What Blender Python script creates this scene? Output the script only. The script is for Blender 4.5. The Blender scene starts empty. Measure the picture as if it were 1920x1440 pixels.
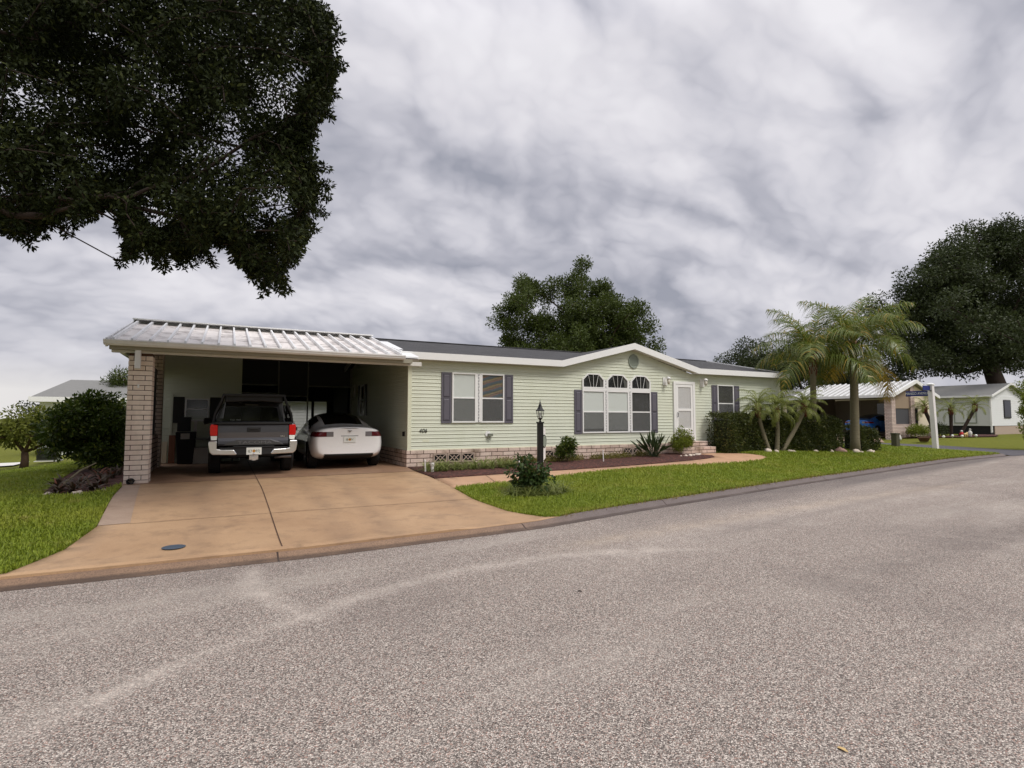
import bpy, bmesh, math, random
import numpy as np
from mathutils import Vector, Matrix, Quaternion
from mathutils.geometry import delaunay_2d_cdt
random.seed(7); RNG = np.random.default_rng(11)
scn = bpy.context.scene
COL = scn.collection
PI = math.pi
R = math.radians

# ------------------------------------------------------------------ materials
def lin(v):
    v /= 255.0
    return v/12.92 if v <= 0.04045 else ((v+0.055)/1.055)**2.4
def rgb(r, g, b): return (lin(r), lin(g), lin(b), 1.0)
class NT:
    def __init__(s, nt): s.nt = nt
    def n(s, t, **kw):
        nd = s.nt.nodes.new(t)
        for k, v in kw.items():
            if k.startswith('i_'):
                key = k[2:]
                nd.inputs[int(key) if key.isdigit() else key.replace('_', ' ')].default_value = v
            else: setattr(nd, k, v)
        return nd
    def l(s, a, b): s.nt.links.new(a, b)
    def math(s, op, a, b=None, c=None, clamp=False):
        nd = s.nt.nodes.new('ShaderNodeMath'); nd.operation = op; nd.use_clamp = clamp
        for i, v in enumerate((a, b, c)):
            if v is None: continue
            if isinstance(v, (int, float)): nd.inputs[i].default_value = v
            else: s.l(v, nd.inputs[i])
        return nd.outputs[0]
    def mix(s, f, a, b, mode='MIX'):
        nd = s.nt.nodes.new('ShaderNodeMix'); nd.data_type = 'RGBA'; nd.blend_type = mode
        for sock, v in ((nd.inputs[0], f), (nd.inputs[6], a), (nd.inputs[7], b)):
            if isinstance(v, (int, float)): sock.default_value = v
            elif isinstance(v, tuple): sock.default_value = v
            else: s.l(v, sock)
        return nd.outputs[2]
    def ramp(s, f, stops, interp='LINEAR'):
        nd = s.nt.nodes.new('ShaderNodeValToRGB'); cr = nd.color_ramp; cr.interpolation = interp
        while len(cr.elements) < len(stops): cr.elements.new(0.5)
        for e, (p, cc) in zip(cr.elements, stops):
            e.position = p; e.color = cc if len(cc) == 4 else (*cc, 1)
        s.l(f, nd.inputs[0]); return nd.outputs[0]
    def noise(s, vec, scale, detail=3, rough=.5, dist=0.0):
        nd = s.n('ShaderNodeTexNoise'); nd.inputs['Scale'].default_value = scale
        nd.inputs['Detail'].default_value = detail; nd.inputs['Roughness'].default_value = rough
        nd.inputs['Distortion'].default_value = dist
        s.l(vec, nd.inputs['Vector']); return nd.outputs[0]
    def scale(s, vec, sx, sy, sz):
        nd = s.n('ShaderNodeMapping'); nd.inputs['Scale'].default_value = (sx, sy, sz)
        s.l(vec, nd.inputs['Vector']); return nd.outputs[0]
def newmat(name):
    m = bpy.data.materials.new(name); m.use_nodes = True
    t = NT(m.node_tree); b = m.node_tree.nodes['Principled BSDF']
    return m, t, b
def world_pos(t): return t.n('ShaderNodeNewGeometry').outputs['Position']
def basic(name, col, rough=.6, metal=0.0, var=.12, vscale=6.0, bump=0.0, bscale=60.0, spec=.4, coat=0.0, dirt=None):
    m, t, b = newmat(name)
    pos = t.n('ShaderNodeTexCoord').outputs['Object']
    n1 = t.noise(pos, vscale, 5, .6)
    k = t.math('MULTIPLY_ADD', n1, 2*var, 1-var)
    cc = t.n('ShaderNodeMix', data_type='RGBA', blend_type='MULTIPLY'); cc.inputs[0].default_value = 1
    cc.inputs[6].default_value = col
    comb = t.n('ShaderNodeCombineXYZ'); [t.l(k, comb.inputs[i]) for i in range(3)]
    t.l(comb.outputs[0], cc.inputs[7]); out = cc.outputs[2]
    if dirt:
        n2 = t.noise(t.scale(pos, 1, 1, .35), 2.2, 6, .65)
        f = t.math('MULTIPLY', t.math('SUBTRACT', n2, .48, clamp=True), dirt[1], clamp=True)
        out = t.mix(f, out, dirt[0])
    t.l(out, b.inputs['Base Color'])
    b.inputs['Roughness'].default_value = rough; b.inputs['Metallic'].default_value = metal
    b.inputs['Specular IOR Level'].default_value = spec
    if coat: b.inputs['Coat Weight'].default_value = coat; b.inputs['Coat Roughness'].default_value = .05
    if bump:
        bn = t.n('ShaderNodeBump'); bn.inputs['Strength'].default_value = bump; bn.inputs['Distance'].default_value = .01
        t.l(t.noise(pos, bscale, 3), bn.inputs['Height']); t.l(bn.outputs[0], b.inputs['Normal'])
    return m
def leafmat(name, c1, c2, trans=.3, rough=.5, c3=None, spec=.3):
    m, t, b = newmat(name)
    g = t.n('ShaderNodeNewGeometry'); rnd = g.outputs['Random Per Island']
    n1 = t.noise(g.outputs['Position'], 1.3, 3)
    f = t.math('ADD', t.math('MULTIPLY', rnd, .6), t.math('MULTIPLY', n1, .5), clamp=True)
    cc = t.mix(f, c1, c2)
    if c3: cc = t.mix(t.math('GREATER_THAN', rnd, .9), cc, c3)
    t.l(cc, b.inputs['Base Color']); b.inputs['Roughness'].default_value = rough
    b.inputs['Specular IOR Level'].default_value = spec
    tr = t.n('ShaderNodeBsdfTranslucent'); t.l(cc, tr.inputs[0])
    mx = t.n('ShaderNodeMixShader'); mx.inputs[0].default_value = trans
    t.l(b.outputs[0], mx.inputs[1]); t.l(tr.outputs[0], mx.inputs[2])
    t.l(mx.outputs[0], t.nt.nodes['Material Output'].inputs[0])
    return m
def brickmat(name, c1, c2, mortar, bw, bh, msize=.012, off=.5, grime=.35):
    m, t, b = newmat(name)
    pos = t.n('ShaderNodeTexCoord').outputs['Object']
    sp = t.n('ShaderNodeSeparateXYZ'); t.l(pos, sp.inputs[0])
    cb = t.n('ShaderNodeCombineXYZ'); t.l(t.math('ADD', sp.outputs[0], sp.outputs[1]), cb.inputs[0]); t.l(sp.outputs[2], cb.inputs[1])
    br = t.n('ShaderNodeTexBrick', offset=off, offset_frequency=2)
    t.l(cb.outputs[0], br.inputs['Vector'])
    for k, v in dict(Scale=1.0).items(): br.inputs[k].default_value = v
    br.inputs['Mortar Size'].default_value = msize; br.inputs['Brick Width'].default_value = bw; br.inputs['Row Height'].default_value = bh
    br.inputs['Mortar Smooth'].default_value = .15; br.inputs['Bias'].default_value = 0
    br.inputs['Color1'].default_value = c1; br.inputs['Color2'].default_value = c2; br.inputs['Mortar'].default_value = mortar
    sp2 = t.noise(pos, 45, 4, .7); big = t.noise(pos, 1.7, 4, .6)
    cc = t.mix(t.math('MULTIPLY', t.math('SUBTRACT', sp2, .5, clamp=True), 2.2, clamp=True), br.outputs[0], rgb(120, 98, 84))
    cc = t.mix(t.math('MULTIPLY', t.math('SUBTRACT', big, .5, clamp=True), grime*6, clamp=True), cc, rgb(128, 110, 92), 'MULTIPLY' if False else 'MIX')
    cc = t.mix(br.outputs['Fac'], cc, mortar)
    t.l(cc, b.inputs['Base Color']); b.inputs['Roughness'].default_value = .9
    bn = t.n('ShaderNodeBump'); bn.inputs['Strength'].default_value = .8; bn.inputs['Distance'].default_value = .012
    t.l(t.math('ADD', t.math('SUBTRACT', 1.0, br.outputs['Fac']), t.math('MULTIPLY', sp2, .35)), bn.inputs['Height']); t.l(bn.outputs[0], b.inputs['Normal'])
    return m
def glassmat(name, tint=.9, ior=1.5, refl=1.0, dark=0.0):
    m, t, b = newmat(name)
    tp = t.n('ShaderNodeBsdfTransparent'); tp.inputs[0].default_value = (tint, tint, tint*1.0, 1)
    gl = t.n('ShaderNodeBsdfGlossy'); gl.inputs['Roughness'].default_value = .02; gl.inputs[0].default_value = (refl, refl, refl, 1)
    fr = t.n('ShaderNodeFresnel'); fr.inputs[0].default_value = ior; bf = t.n('ShaderNodeNewGeometry').outputs['Backfacing']
    mx = t.n('ShaderNodeMixShader'); t.l(t.math('MULTIPLY', fr.outputs[0], t.math('SUBTRACT', 1.0, bf)), mx.inputs[0]); t.l(tp.outputs[0], mx.inputs[1]); t.l(gl.outputs[0], mx.inputs[2])
    t.l(mx.outputs[0], t.nt.nodes['Material Output'].inputs[0]); return m

M = {}
def build_materials():
    M['siding'] = basic('siding_vinyl', rgb(212, 216, 198), .55, var=.05, vscale=1.2, dirt=(rgb(190, 196, 168), 1.0))
    M['white'] = basic('white_vinyl', rgb(236, 236, 234), .45, var=.03, vscale=2)
    M['whitemetal'] = basic('white_metal', rgb(238, 239, 240), .35, var=.05, vscale=2.5, dirt=(rgb(186, 186, 182), 1.1))
    M['roofpan'] = basic('roof_pan', rgb(232, 226, 222), .45, var=.12, vscale=4.5, dirt=(rgb(124, 114, 108), 4.2))
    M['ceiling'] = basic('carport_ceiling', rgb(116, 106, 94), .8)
    M['offwhite'] = basic('offwhite', rgb(214, 212, 206), .6, var=.05)
    M['beam'] = basic('carport_beam', rgb(150, 146, 130), .5)
    M['shutter'] = basic('shutter_grey', rgb(98, 95, 104), .55, var=.05)
    M['black'] = basic('black_metal', rgb(26, 25, 25), .45, var=.1)
    M['blackplastic'] = basic('black_plastic', rgb(30, 30, 31), .6, var=.1)
    M['blackgloss'] = basic('black_gloss', rgb(14, 14, 16), .08, var=.02, spec=.6)
    M['darkinside'] = basic('dark_interior', rgb(30, 30, 30), .9, var=.1)
    M['rubber'] = basic('tyre_rubber', rgb(24, 23, 23), .85, var=.15, bump=.3, bscale=90)
    M['rim'] = basic('alloy_rim', rgb(120, 120, 124), .3, metal=.8)
    M['chrome'] = basic('chrome', rgb(232, 232, 232), .28, metal=1.0, var=.02)
    M['truckpaint'] = basic('grey_truck_paint', rgb(88, 88, 92), .28, metal=.55, var=.02, coat=.8)
    M['carwindow'] = basic('tinted_window', rgb(12, 12, 13), .1, var=.02, spec=.18)
    M['carwhite'] = basic('white_car_paint', rgb(244, 244, 244), .25, var=.01, coat=.8)
    M['carblue'] = basic('blue_car_paint', rgb(12, 92, 170), .25, metal=.2, var=.02, coat=.8)
    M['redlens'] = basic('red_lens', rgb(196, 18, 20), .15, var=.05, spec=.6)
    M['darkred'] = basic('dark_red_lens', rgb(88, 14, 20), .12, var=.05, spec=.6)
    M['smoke'] = basic('smoke_lens', rgb(120, 116, 118), .15, spec=.6)
    M['whitelens'] = basic('white_lens', rgb(232, 232, 226), .2, spec=.6)
    M['plate'] = basic('plate_white', rgb(228, 230, 224), .5, var=.03)
    M['plateink'] = basic('plate_ink', rgb(60, 84, 66), .6)
    M['orange'] = basic('orange_print', rgb(214, 150, 70), .6)
    M['emboss'] = basic('stamped_letters', rgb(122, 122, 126), .35, metal=.4)
    M['navy'] = basic('navy_sign', rgb(28, 40, 112), .5, var=.04)
    M['paintwhite'] = basic('painted_wood', rgb(232, 228, 226), .6, var=.05, dirt=(rgb(196, 188, 182), 1.0))
    M['concretevent'] = basic('vent_concrete', rgb(178, 160, 146), .9, var=.15, vscale=20, bump=.4)
    M['ventgrey'] = basic('vent_grey', rgb(138, 146, 134), .6)
    M['blind'] = basic('blind_white', rgb(244, 250, 244), .7, var=.02)
    M['blindgrey'] = basic('blind_grey', rgb(98, 98, 94), .7)
    M['tan'] = basic('tan_wall', rgb(196, 178, 150), .8, var=.06, vscale=2)
    M['cream'] = basic('cream_wall', rgb(222, 210, 184), .8, var=.05, vscale=2)
    M['greysiding'] = basic('pale_siding', rgb(206, 208, 204), .6, var=.04, vscale=1.5)
    M['lapwhite'] = basic('white_siding', rgb(228, 230, 230), .6, var=.03)
    M['redfig'] = basic('red_ceramic', rgb(186, 30, 34), .4)
    M['tanfig'] = basic('tan_ceramic', rgb(206, 176, 120), .6, var=.2, vscale=12)
    M['rock'] = basic('pale_rock', rgb(206, 192, 178), .9, var=.25, vscale=7, bump=.6, bscale=18)
    M['pinkrock'] = basic('pink_rock', rgb(164, 132, 122), .9, var=.25, vscale=7, bump=.6, bscale=18)
    M['greenbox'] = basic('utility_box', rgb(78, 76, 58), .7)
    M['terracotta'] = basic('terracotta', rgb(94, 66, 50), .8)
    M['board'] = basic('brown_board', rgb(128, 84, 62), .8)
    M['brownbark'] = basic('bark', rgb(84, 66, 54), .95, var=.35, vscale=9, bump=1, bscale=25)
    M['oakbark'] = basic('oak_bark', rgb(58, 47, 41), .95, var=.35, vscale=9, bump=1, bscale=25)
    M['palmbark'] = basic('palm_bark', rgb(122, 114, 92), .9, var=.25, vscale=14, bump=.6, bscale=30)
    M['palmboot'] = basic('palm_boot', rgb(104, 58, 44), .9, var=.35, vscale=12)
    M['sheath'] = basic('palm_sheath', rgb(196, 158, 130), .8, var=.25, vscale=12)
    M['acunit'] = basic('ac_metal', rgb(118, 122, 110), .6)
    M['amber'] = basic('amber_glass', rgb(206, 200, 186), .2)
    M['mirror'] = basic('mirror_frame', rgb(190, 190, 184), .5)
    M['glass'] = glassmat('window_glass', .92)
    M['carglass'] = glassmat('car_glass', .22, 1.5)
    M['insect'] = None
    m, t, b = newmat('insect_screen')
    tp = t.n('ShaderNodeBsdfTransparent'); mx = t.n('ShaderNodeMixShader'); mx.inputs[0].default_value = .42
    b.inputs['Base Color'].default_value = rgb(112, 113, 112); b.inputs['Roughness'].default_value = .9
    t.l(tp.outputs[0], mx.inputs[1]); t.l(b.outputs[0], mx.inputs[2]); t.l(mx.outputs[0], m.node_tree.nodes['Material Output'].inputs[0])
    M['insect'] = m
    m, t, b = newmat('dark_mesh_screen')
    tp = t.n('ShaderNodeBsdfTransparent'); mx = t.n('ShaderNodeMixShader'); mx.inputs[0].default_value = .35
    b.inputs['Base Color'].default_value = rgb(30, 30, 31); b.inputs['Roughness'].default_value = .8
    t.l(tp.outputs[0], mx.inputs[1]); t.l(b.outputs[0], mx.inputs[2]); t.l(mx.outputs[0], m.node_tree.nodes['Material Output'].inputs[0])
    M['meshscreen'] = m
    # muted stripes painted in place of a reflection in the right-hand pane
    m, t, b = newmat('reflection_stripes')
    pos = t.n('ShaderNodeTexCoord').outputs['Object']
    sp = t.n('ShaderNodeSeparateXYZ'); t.l(pos, sp.inputs[0])
    d = t.math('ADD', t.math('MULTIPLY', sp.outputs[2], 5.0), t.math('MULTIPLY', sp.outputs[0], -1.4))
    fr = t.math('FRACT', t.math('ADD', d, t.math('MULTIPLY', t.noise(pos, 5, 2), .35)))
    cc = t.ramp(fr, [(0, rgb(96, 104, 92)), (.2, rgb(94, 106, 116)), (.4, rgb(106, 112, 114)), (.52, rgb(146, 112, 96)), (.66, rgb(116, 110, 100)), (.82, rgb(156, 138, 98)), (1, rgb(104, 104, 100))])
    t.l(cc, b.inputs['Base Color']); b.inputs['Roughness'].default_value = .9; M['stripes'] = m
    # shingles
    m, t, b = newmat('asphalt_shingles')
    pos = t.n('ShaderNodeTexCoord').outputs['Object']
    br = t.n('ShaderNodeTexBrick', offset=.5); t.l(pos, br.inputs['Vector'])
    br.inputs['Scale'].default_value = 1; br.inputs['Brick Width'].default_value = .3; br.inputs['Row Height'].default_value = .14; br.inputs['Mortar Size'].default_value = .012
    br.inputs['Color1'].default_value = rgb(76, 76, 78); br.inputs['Color2'].default_value = rgb(54, 54, 57); br.inputs['Mortar'].default_value = rgb(36, 36, 38)
    n1 = t.noise(pos, 1.1, 4, .6); n2 = t.noise(pos, 120, 2)
    cc = t.mix(t.math('MULTIPLY', n1, .5), br.outputs[0], rgb(50, 50, 52))
    cc = t.mix(t.math('MULTIPLY', t.math('SUBTRACT', n2, .5, clamp=True), 2, clamp=True), cc, rgb(120, 118, 116))
    t.l(cc, b.inputs['Base Color']); b.inputs['Roughness'].default_value = .95; M['shingle'] = m
    M['shinglegrey'] = basic('grey_shingles', rgb(126, 126, 124), .95, var=.12, vscale=5)
    M['brickpillar'] = brickmat('pillar_brick', rgb(214, 190, 172), rgb(196, 168, 150), rgb(72, 52, 42), .41, .1, .011, .5, .12)
    M['brickskirt'] = brickmat('skirt_brick', rgb(222, 202, 188), rgb(204, 180, 166), rgb(84, 62, 52), .37, .115, .009, .5, .8)
    M['neighpan'] = basic('neighbour_roof_pan', rgb(168, 168, 164), .5, var=.08)
    M['brickneigh'] = brickmat('neighbour_brick', rgb(236, 220, 210), rgb(214, 192, 182), rgb(120, 94, 84), .22, .09, .014, .5, .1)
    # lawn sheet (soil + thatch under the blades)
    def lawnmat(name, ca, cb_, cd):
        m, t, b = newmat(name); pos = world_pos(t)
        n1 = t.noise(pos, .35, 4, .6); n2 = t.noise(pos, 14, 5, .7)
        cc = t.mix(n1, ca, cb_)
        cc = t.mix(t.math('MULTIPLY', t.math('SUBTRACT', n2, .42, clamp=True), 3.2, clamp=True), cc, cd)
        t.l(cc, b.inputs['Base Color']); b.inputs['Roughness'].default_value = .95; b.inputs['Specular IOR Level'].default_value = .1
        bn = t.n('ShaderNodeBump'); bn.inputs['Strength'].default_value = .9; bn.inputs['Distance'].default_value = .05
        t.l(n2, bn.inputs['Height']); t.l(bn.outputs[0], b.inputs['Normal']); return m
    M['lawn'] = lawnmat('lawn_turf', rgb(92, 104, 34), rgb(112, 118, 42), rgb(70, 74, 28))
    M['farlawn'] = lawnmat('far_turf', rgb(104, 112, 44), rgb(124, 124, 54), rgb(82, 86, 36))
    # asphalt with pale exposed aggregate
    m, t, b = newmat('road_asphalt'); pos = world_pos(t)
    v = t.n('ShaderNodeTexVoronoi'); v.inputs['Scale'].default_value = 135; t.l(pos, v.inputs['Vector'])
    sx = t.n('ShaderNodeSeparateColor'); t.l(v.outputs['Color'], sx.inputs[0])
    st = t.ramp(sx.outputs[0], [(0, rgb(92, 84, 79)), (.3, rgb(140, 131, 123)), (.55, rgb(170, 160, 151)), (.8, rgb(204, 192, 181)), (1, rgb(242, 231, 219))])
    crev = t.math('MULTIPLY', t.math('SUBTRACT', v.outputs['Distance'], .45, clamp=True), 2.4, clamp=True)
    cc = t.mix(crev, st, rgb(70, 62, 60))
    cc = t.mix(t.math('MULTIPLY', t.math('GREATER_THAN', sx.outputs[2], .9), .55), cc, rgb(190, 150, 134))
    rot = t.n('ShaderNodeMapping'); rot.inputs['Rotation'].default_value = (0, 0, R(-9)); t.l(pos, rot.inputs['Vector'])
    s1 = t.noise(t.scale(rot.outputs[0], .22, 1.1, 1), 1.0, 5, .6, .3)
    s2 = t.noise(pos, .45, 5, .6, .4)
    cc = t.mix(t.math('MULTIPLY', t.math('SUBTRACT', s1, .55, clamp=True), 2.0, clamp=True), cc, rgb(200, 190, 179), 'MIX')
    cc = t.mix(t.math('MULTIPLY', t.math('SUBTRACT', .5, s2, clamp=True), 1.7, clamp=True), cc, rgb(112, 103, 99))
    spx = t.n('ShaderNodeSeparateXYZ'); t.l(pos, spx.inputs[0])
    s3 = t.noise(pos, 2.6, 5, .65); s4 = t.noise(pos, 24, 4, .7)
    def track(fy, w, amt, x0, x1, col, cc):
        dy = t.math('DIVIDE', t.math('SUBTRACT', spx.outputs[1], fy), w)
        g = t.math('POWER', 2.718, t.math('MULTIPLY', t.math('MULTIPLY', dy, dy), -1.0))
        e = t.math('MULTIPLY', t.math('MULTIPLY_ADD', spx.outputs[0], 1.0, -x0, clamp=True), t.math('MULTIPLY_ADD', spx.outputs[0], -1.0, x1, clamp=True))
        k = t.math('MULTIPLY', t.math('MULTIPLY', g, e), t.math('MULTIPLY', t.math('MULTIPLY', t.math('MULTIPLY_ADD', s3, 3.2, -.9, clamp=True), t.math('MULTIPLY_ADD', s4, 2.0, -.2, clamp=True)), amt))
        return t.mix(k, cc, col)
    X_ = spx.outputs[0]; quad = lambda a, b_, c_: t.math('ADD', t.math('MULTIPLY_ADD', t.math('MULTIPLY', X_, X_), a, c_), t.math('MULTIPLY', X_, b_))
    cc = track(quad(-.118, -.315, -8.95), .13, .4, -7.5, 1.2, rgb(226, 214, 202), cc)
    uy = t.math('ADD', spx.outputs[1], 8.1); ex = t.math('DIVIDE', t.math('SUBTRACT', X_, t.math('MULTIPLY_ADD', t.math('MULTIPLY', uy, uy), .22, -4.08)), .11)
    gy = t.math('MULTIPLY', t.math('POWER', 2.718, t.math('MULTIPLY', t.math('MULTIPLY', ex, ex), -1.0)), t.math('MULTIPLY', t.math('MULTIPLY_ADD', uy, 1.6, 2.6, clamp=True), t.math('MULTIPLY_ADD', uy, -3.0, 1.6, clamp=True)))
    cc = t.mix(t.math('MULTIPLY', gy, t.math('MULTIPLY_ADD', s3, 1.6, -.45, clamp=True)), cc, rgb(222, 210, 198))
    cc = track(quad(-.02, .28, -9.0), .5, .25, -1.5, 11, rgb(222, 210, 198), cc)
    cc = track(quad(-.004, .12, -8.35), .22, .3, -1.0, 12, rgb(212, 190, 164), cc)
    cc = track(quad(.0, .05, -10.9), .35, .45, .5, 9, rgb(104, 96, 92), cc)
    cc = track(quad(.0, .16, -9.1), .12, .4, 1.0, 14, rgb(110, 102, 98), cc)
    # dark smear band of old tar along the far kerb
    edge = t.math('SUBTRACT', spx.outputs[1], t.math('MULTIPLY_ADD', spx.outputs[0], .165, -7.9))
    f = t.math('MULTIPLY', t.math('MULTIPLY_ADD', edge, 2.2, .5, clamp=True), t.math('MULTIPLY_ADD', spx.outputs[0], .25, -.2, clamp=True))
    cc = t.mix(t.math('MULTIPLY', f, t.math('MULTIPLY_ADD', s1, 1.2, -.1, clamp=True)), cc, rgb(92, 86, 86))
    t.l(cc, b.inputs['Base Color']); b.inputs['Roughness'].default_value = .85; b.inputs['Specular IOR Level'].default_value = .3
    bn = t.n('ShaderNodeBump'); bn.inputs['Strength'].default_value = .9; bn.inputs['Distance'].default_value = .006
    t.l(t.math('SUBTRACT', t.math('MULTIPLY', sx.outputs[1], .6), v.outputs['Distance']), bn.inputs['Height']); t.l(bn.outputs[0], b.inputs['Normal'])
    M['road'] = m
    M['darkroad'] = basic('dark_asphalt', rgb(86, 84, 88), .9, var=.15, vscale=2, bump=.5, bscale=80)
    # stained concrete
    def conc(name, c1, c2, c3, wear=False):
        m, t, b = newmat(name); pos = world_pos(t)
        n1 = t.noise(pos, .7, 5, .6, .5); n2 = t.noise(pos, 3.2, 6, .7); n3 = t.noise(pos, 90, 3, .7)
        cc = t.mix(t.math('MULTIPLY_ADD', t.math('SUBTRACT', n1, .3), 2.2, 0.0, clamp=True), c1, c2)
        cc = t.mix(t.math('MULTIPLY', t.math('SUBTRACT', n2, .5, clamp=True), 2.6, clamp=True), cc, c3)
        cc = t.mix(t.math('MULTIPLY', t.math('SUBTRACT', n3, .5, clamp=True), 1.6, clamp=True), cc, rgb(110, 82, 62))
        if wear:        # tyre polish up the slab and a scatter of oil drips
            sx_ = t.n('ShaderNodeSeparateXYZ'); t.l(pos, sx_.inputs[0]); n4 = t.noise(t.scale(pos, 1.2, .5, 1), 2.0, 5, .65)
            for x0 in (-4.62, -2.92, -2.3, -.75):
                dx = t.math('MULTIPLY', t.math('ADD', sx_.outputs[0], t.math('MULTIPLY_ADD', n1, .3, -x0-.15)), 5.5)
                g_ = t.math('POWER', 2.718, t.math('MULTIPLY', t.math('MULTIPLY', dx, dx), -1.0))
                cc = t.mix(t.math('MULTIPLY', t.math('MULTIPLY', g_, t.math('MULTIPLY_ADD', n4, 1.6, -.45, clamp=True)), .5), cc, rgb(104, 86, 74))
            vo = t.n('ShaderNodeTexVoronoi'); vo.inputs['Scale'].default_value = 2.3; t.l(pos, vo.inputs['Vector']); vs_ = t.n('ShaderNodeSeparateColor'); t.l(vo.outputs['Color'], vs_.inputs[0])
            dr = t.math('MULTIPLY', t.math('SUBTRACT', t.math('MULTIPLY', vs_.outputs[0], .13), t.math('ADD', vo.outputs['Distance'], t.math('MULTIPLY', n3, .06)), clamp=True), 14, clamp=True)
            cc = t.mix(t.math('MULTIPLY', dr, t.math('MULTIPLY', vs_.outputs[1], .75)), cc, rgb(84, 68, 58))
        t.l(cc, b.inputs['Base Color']); t.l(t.math('MULTIPLY_ADD', n1, .5, .35), b.inputs['Roughness'])
        b.inputs['Specular IOR Level'].default_value = .35
        bn = t.n('ShaderNodeBump'); bn.inputs['Strength'].default_value = .25; bn.inputs['Distance'].default_value = .004
        t.l(n3, bn.inputs['Height']); t.l(bn.outputs[0], b.inputs['Normal']); return m
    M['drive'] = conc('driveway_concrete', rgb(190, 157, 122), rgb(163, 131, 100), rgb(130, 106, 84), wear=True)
    M['floor'] = conc('shaded_floor_concrete', rgb(162, 130, 104), rgb(138, 108, 88), rgb(108, 88, 74))  # darker mix puts the carport's shade into the floor colour
    M['walk'] = conc('walkway_concrete', rgb(200, 162, 130), rgb(180, 142, 112), rgb(152, 120, 98))
    M['strip'] = conc('strip_concrete', rgb(172, 150, 132), rgb(154, 130, 110), rgb(126, 102, 84))
    M['joint'] = basic('joint_line', rgb(78, 58, 46), .95)
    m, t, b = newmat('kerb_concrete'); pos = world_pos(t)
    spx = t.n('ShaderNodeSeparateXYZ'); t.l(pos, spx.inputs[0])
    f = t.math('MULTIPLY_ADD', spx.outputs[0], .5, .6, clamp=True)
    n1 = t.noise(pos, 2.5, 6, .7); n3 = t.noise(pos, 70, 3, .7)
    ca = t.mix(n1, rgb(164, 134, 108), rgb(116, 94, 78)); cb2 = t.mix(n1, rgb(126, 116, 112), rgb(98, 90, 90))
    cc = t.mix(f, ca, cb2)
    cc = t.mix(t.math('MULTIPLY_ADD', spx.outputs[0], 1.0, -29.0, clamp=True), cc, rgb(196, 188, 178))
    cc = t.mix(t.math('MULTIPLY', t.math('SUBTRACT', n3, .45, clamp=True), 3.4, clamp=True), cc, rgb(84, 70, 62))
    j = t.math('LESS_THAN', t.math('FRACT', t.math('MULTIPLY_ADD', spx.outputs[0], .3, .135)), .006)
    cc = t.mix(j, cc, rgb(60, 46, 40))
    low_band = t.math('MULTIPLY', t.math('MULTIPLY_ADD', spx.outputs[2], -70, -19.2, clamp=True), t.math('MULTIPLY_ADD', n1, 1.5, .1, clamp=True))  # darker towards the foot of the kerb, broken up by noise
    cc = t.mix(t.math('MULTIPLY', low_band, .8), cc, rgb(66, 54, 47))
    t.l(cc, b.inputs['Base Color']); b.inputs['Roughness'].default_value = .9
    bn = t.n('ShaderNodeBump'); bn.inputs['Strength'].default_value = .5; bn.inputs['Distance'].default_value = .006
    t.l(n3, bn.inputs['Height']); t.l(bn.outputs[0], b.inputs['Normal']); M['kerb'] = m
    m, t, b = newmat('bark_mulch'); pos = world_pos(t)
    v = t.n('ShaderNodeTexVoronoi'); v.inputs['Scale'].default_value = 26; t.l(pos, v.inputs['Vector'])
    sx = t.n('ShaderNodeSeparateColor'); t.l(v.outputs['Color'], sx.inputs[0])
    cc = t.ramp(sx.outputs[0], [(0, rgb(44, 24, 20)), (.6, rgb(76, 42, 36)), (1, rgb(118, 72, 60))])
    t.l(cc, b.inputs['Base Color']); b.inputs['Roughness'].default_value = .95
    bn = t.n('ShaderNodeBump'); bn.inputs['Strength'].default_value = 1; bn.inputs['Distance'].default_value = .03
    t.l(sx.outputs[1], bn.inputs['Height']); t.l(bn.outputs[0], b.inputs['Normal']); M['mulch'] = m
    # foliage
    M['oakleaf'] = leafmat('live_oak_leaves', rgb(27, 33, 17), rgb(48, 56, 27), .12, .6, rgb(66, 72, 36), spec=.1)
    M['treeleaf'] = leafmat('tree_leaves', rgb(50, 64, 26), rgb(88, 100, 42), .3, .5)
    M['darkleaf'] = leafmat('dark_tree_leaves', rgb(42, 52, 28), rgb(70, 80, 44), .25, .5)
    M['shrubleaf'] = leafmat('shrub_leaves', rgb(44, 62, 22), rgb(86, 104, 36), .3, .4, rgb(120, 128, 56))
    M['limeleaf'] = leafmat('lime_leaves', rgb(92, 108, 36), rgb(140, 150, 56), .4, .5)
    M['hedgeleaf'] = leafmat('hedge_leaves', rgb(48, 58, 26), rgb(88, 96, 44), .25, .4, rgb(110, 108, 60))
    M['roseleaf'] = leafmat('glossy_leaves', rgb(44, 64, 34), rgb(80, 100, 52), .25, .35, rgb(98, 92, 52))
    M['liriope'] = leafmat('strap_leaves', rgb(88, 104, 48), rgb(146, 152, 86), .25, .4)
    M['bop'] = leafmat('paddle_leaves', rgb(42, 56, 34), rgb(68, 82, 46), .2, .35)
    M['bromeliad'] = leafmat('bromeliad_leaves', rgb(58, 46, 38), rgb(96, 82, 62), .2, .5, rgb(124, 70, 46))
    M['weeds'] = leafmat('weed_leaves', rgb(92, 96, 40), rgb(136, 126, 66), .3, .6)
    M['frond'] = leafmat('queen_palm_leaflets', rgb(74, 94, 38), rgb(128, 138, 60), .35, .35, rgb(176, 150, 66), spec=.5)
    M['frondold'] = leafmat('ageing_leaflets', rgb(140, 128, 48), rgb(190, 154, 62), .35, .45)
    M['pygmy'] = leafmat('date_palm_leaflets', rgb(98, 112, 52), rgb(152, 158, 80), .35, .4)
    M['grass'] = leafmat('grass_blades', rgb(108, 122, 36), rgb(158, 160, 60), .35, .5, rgb(178, 170, 92))
build_materials()
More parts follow.
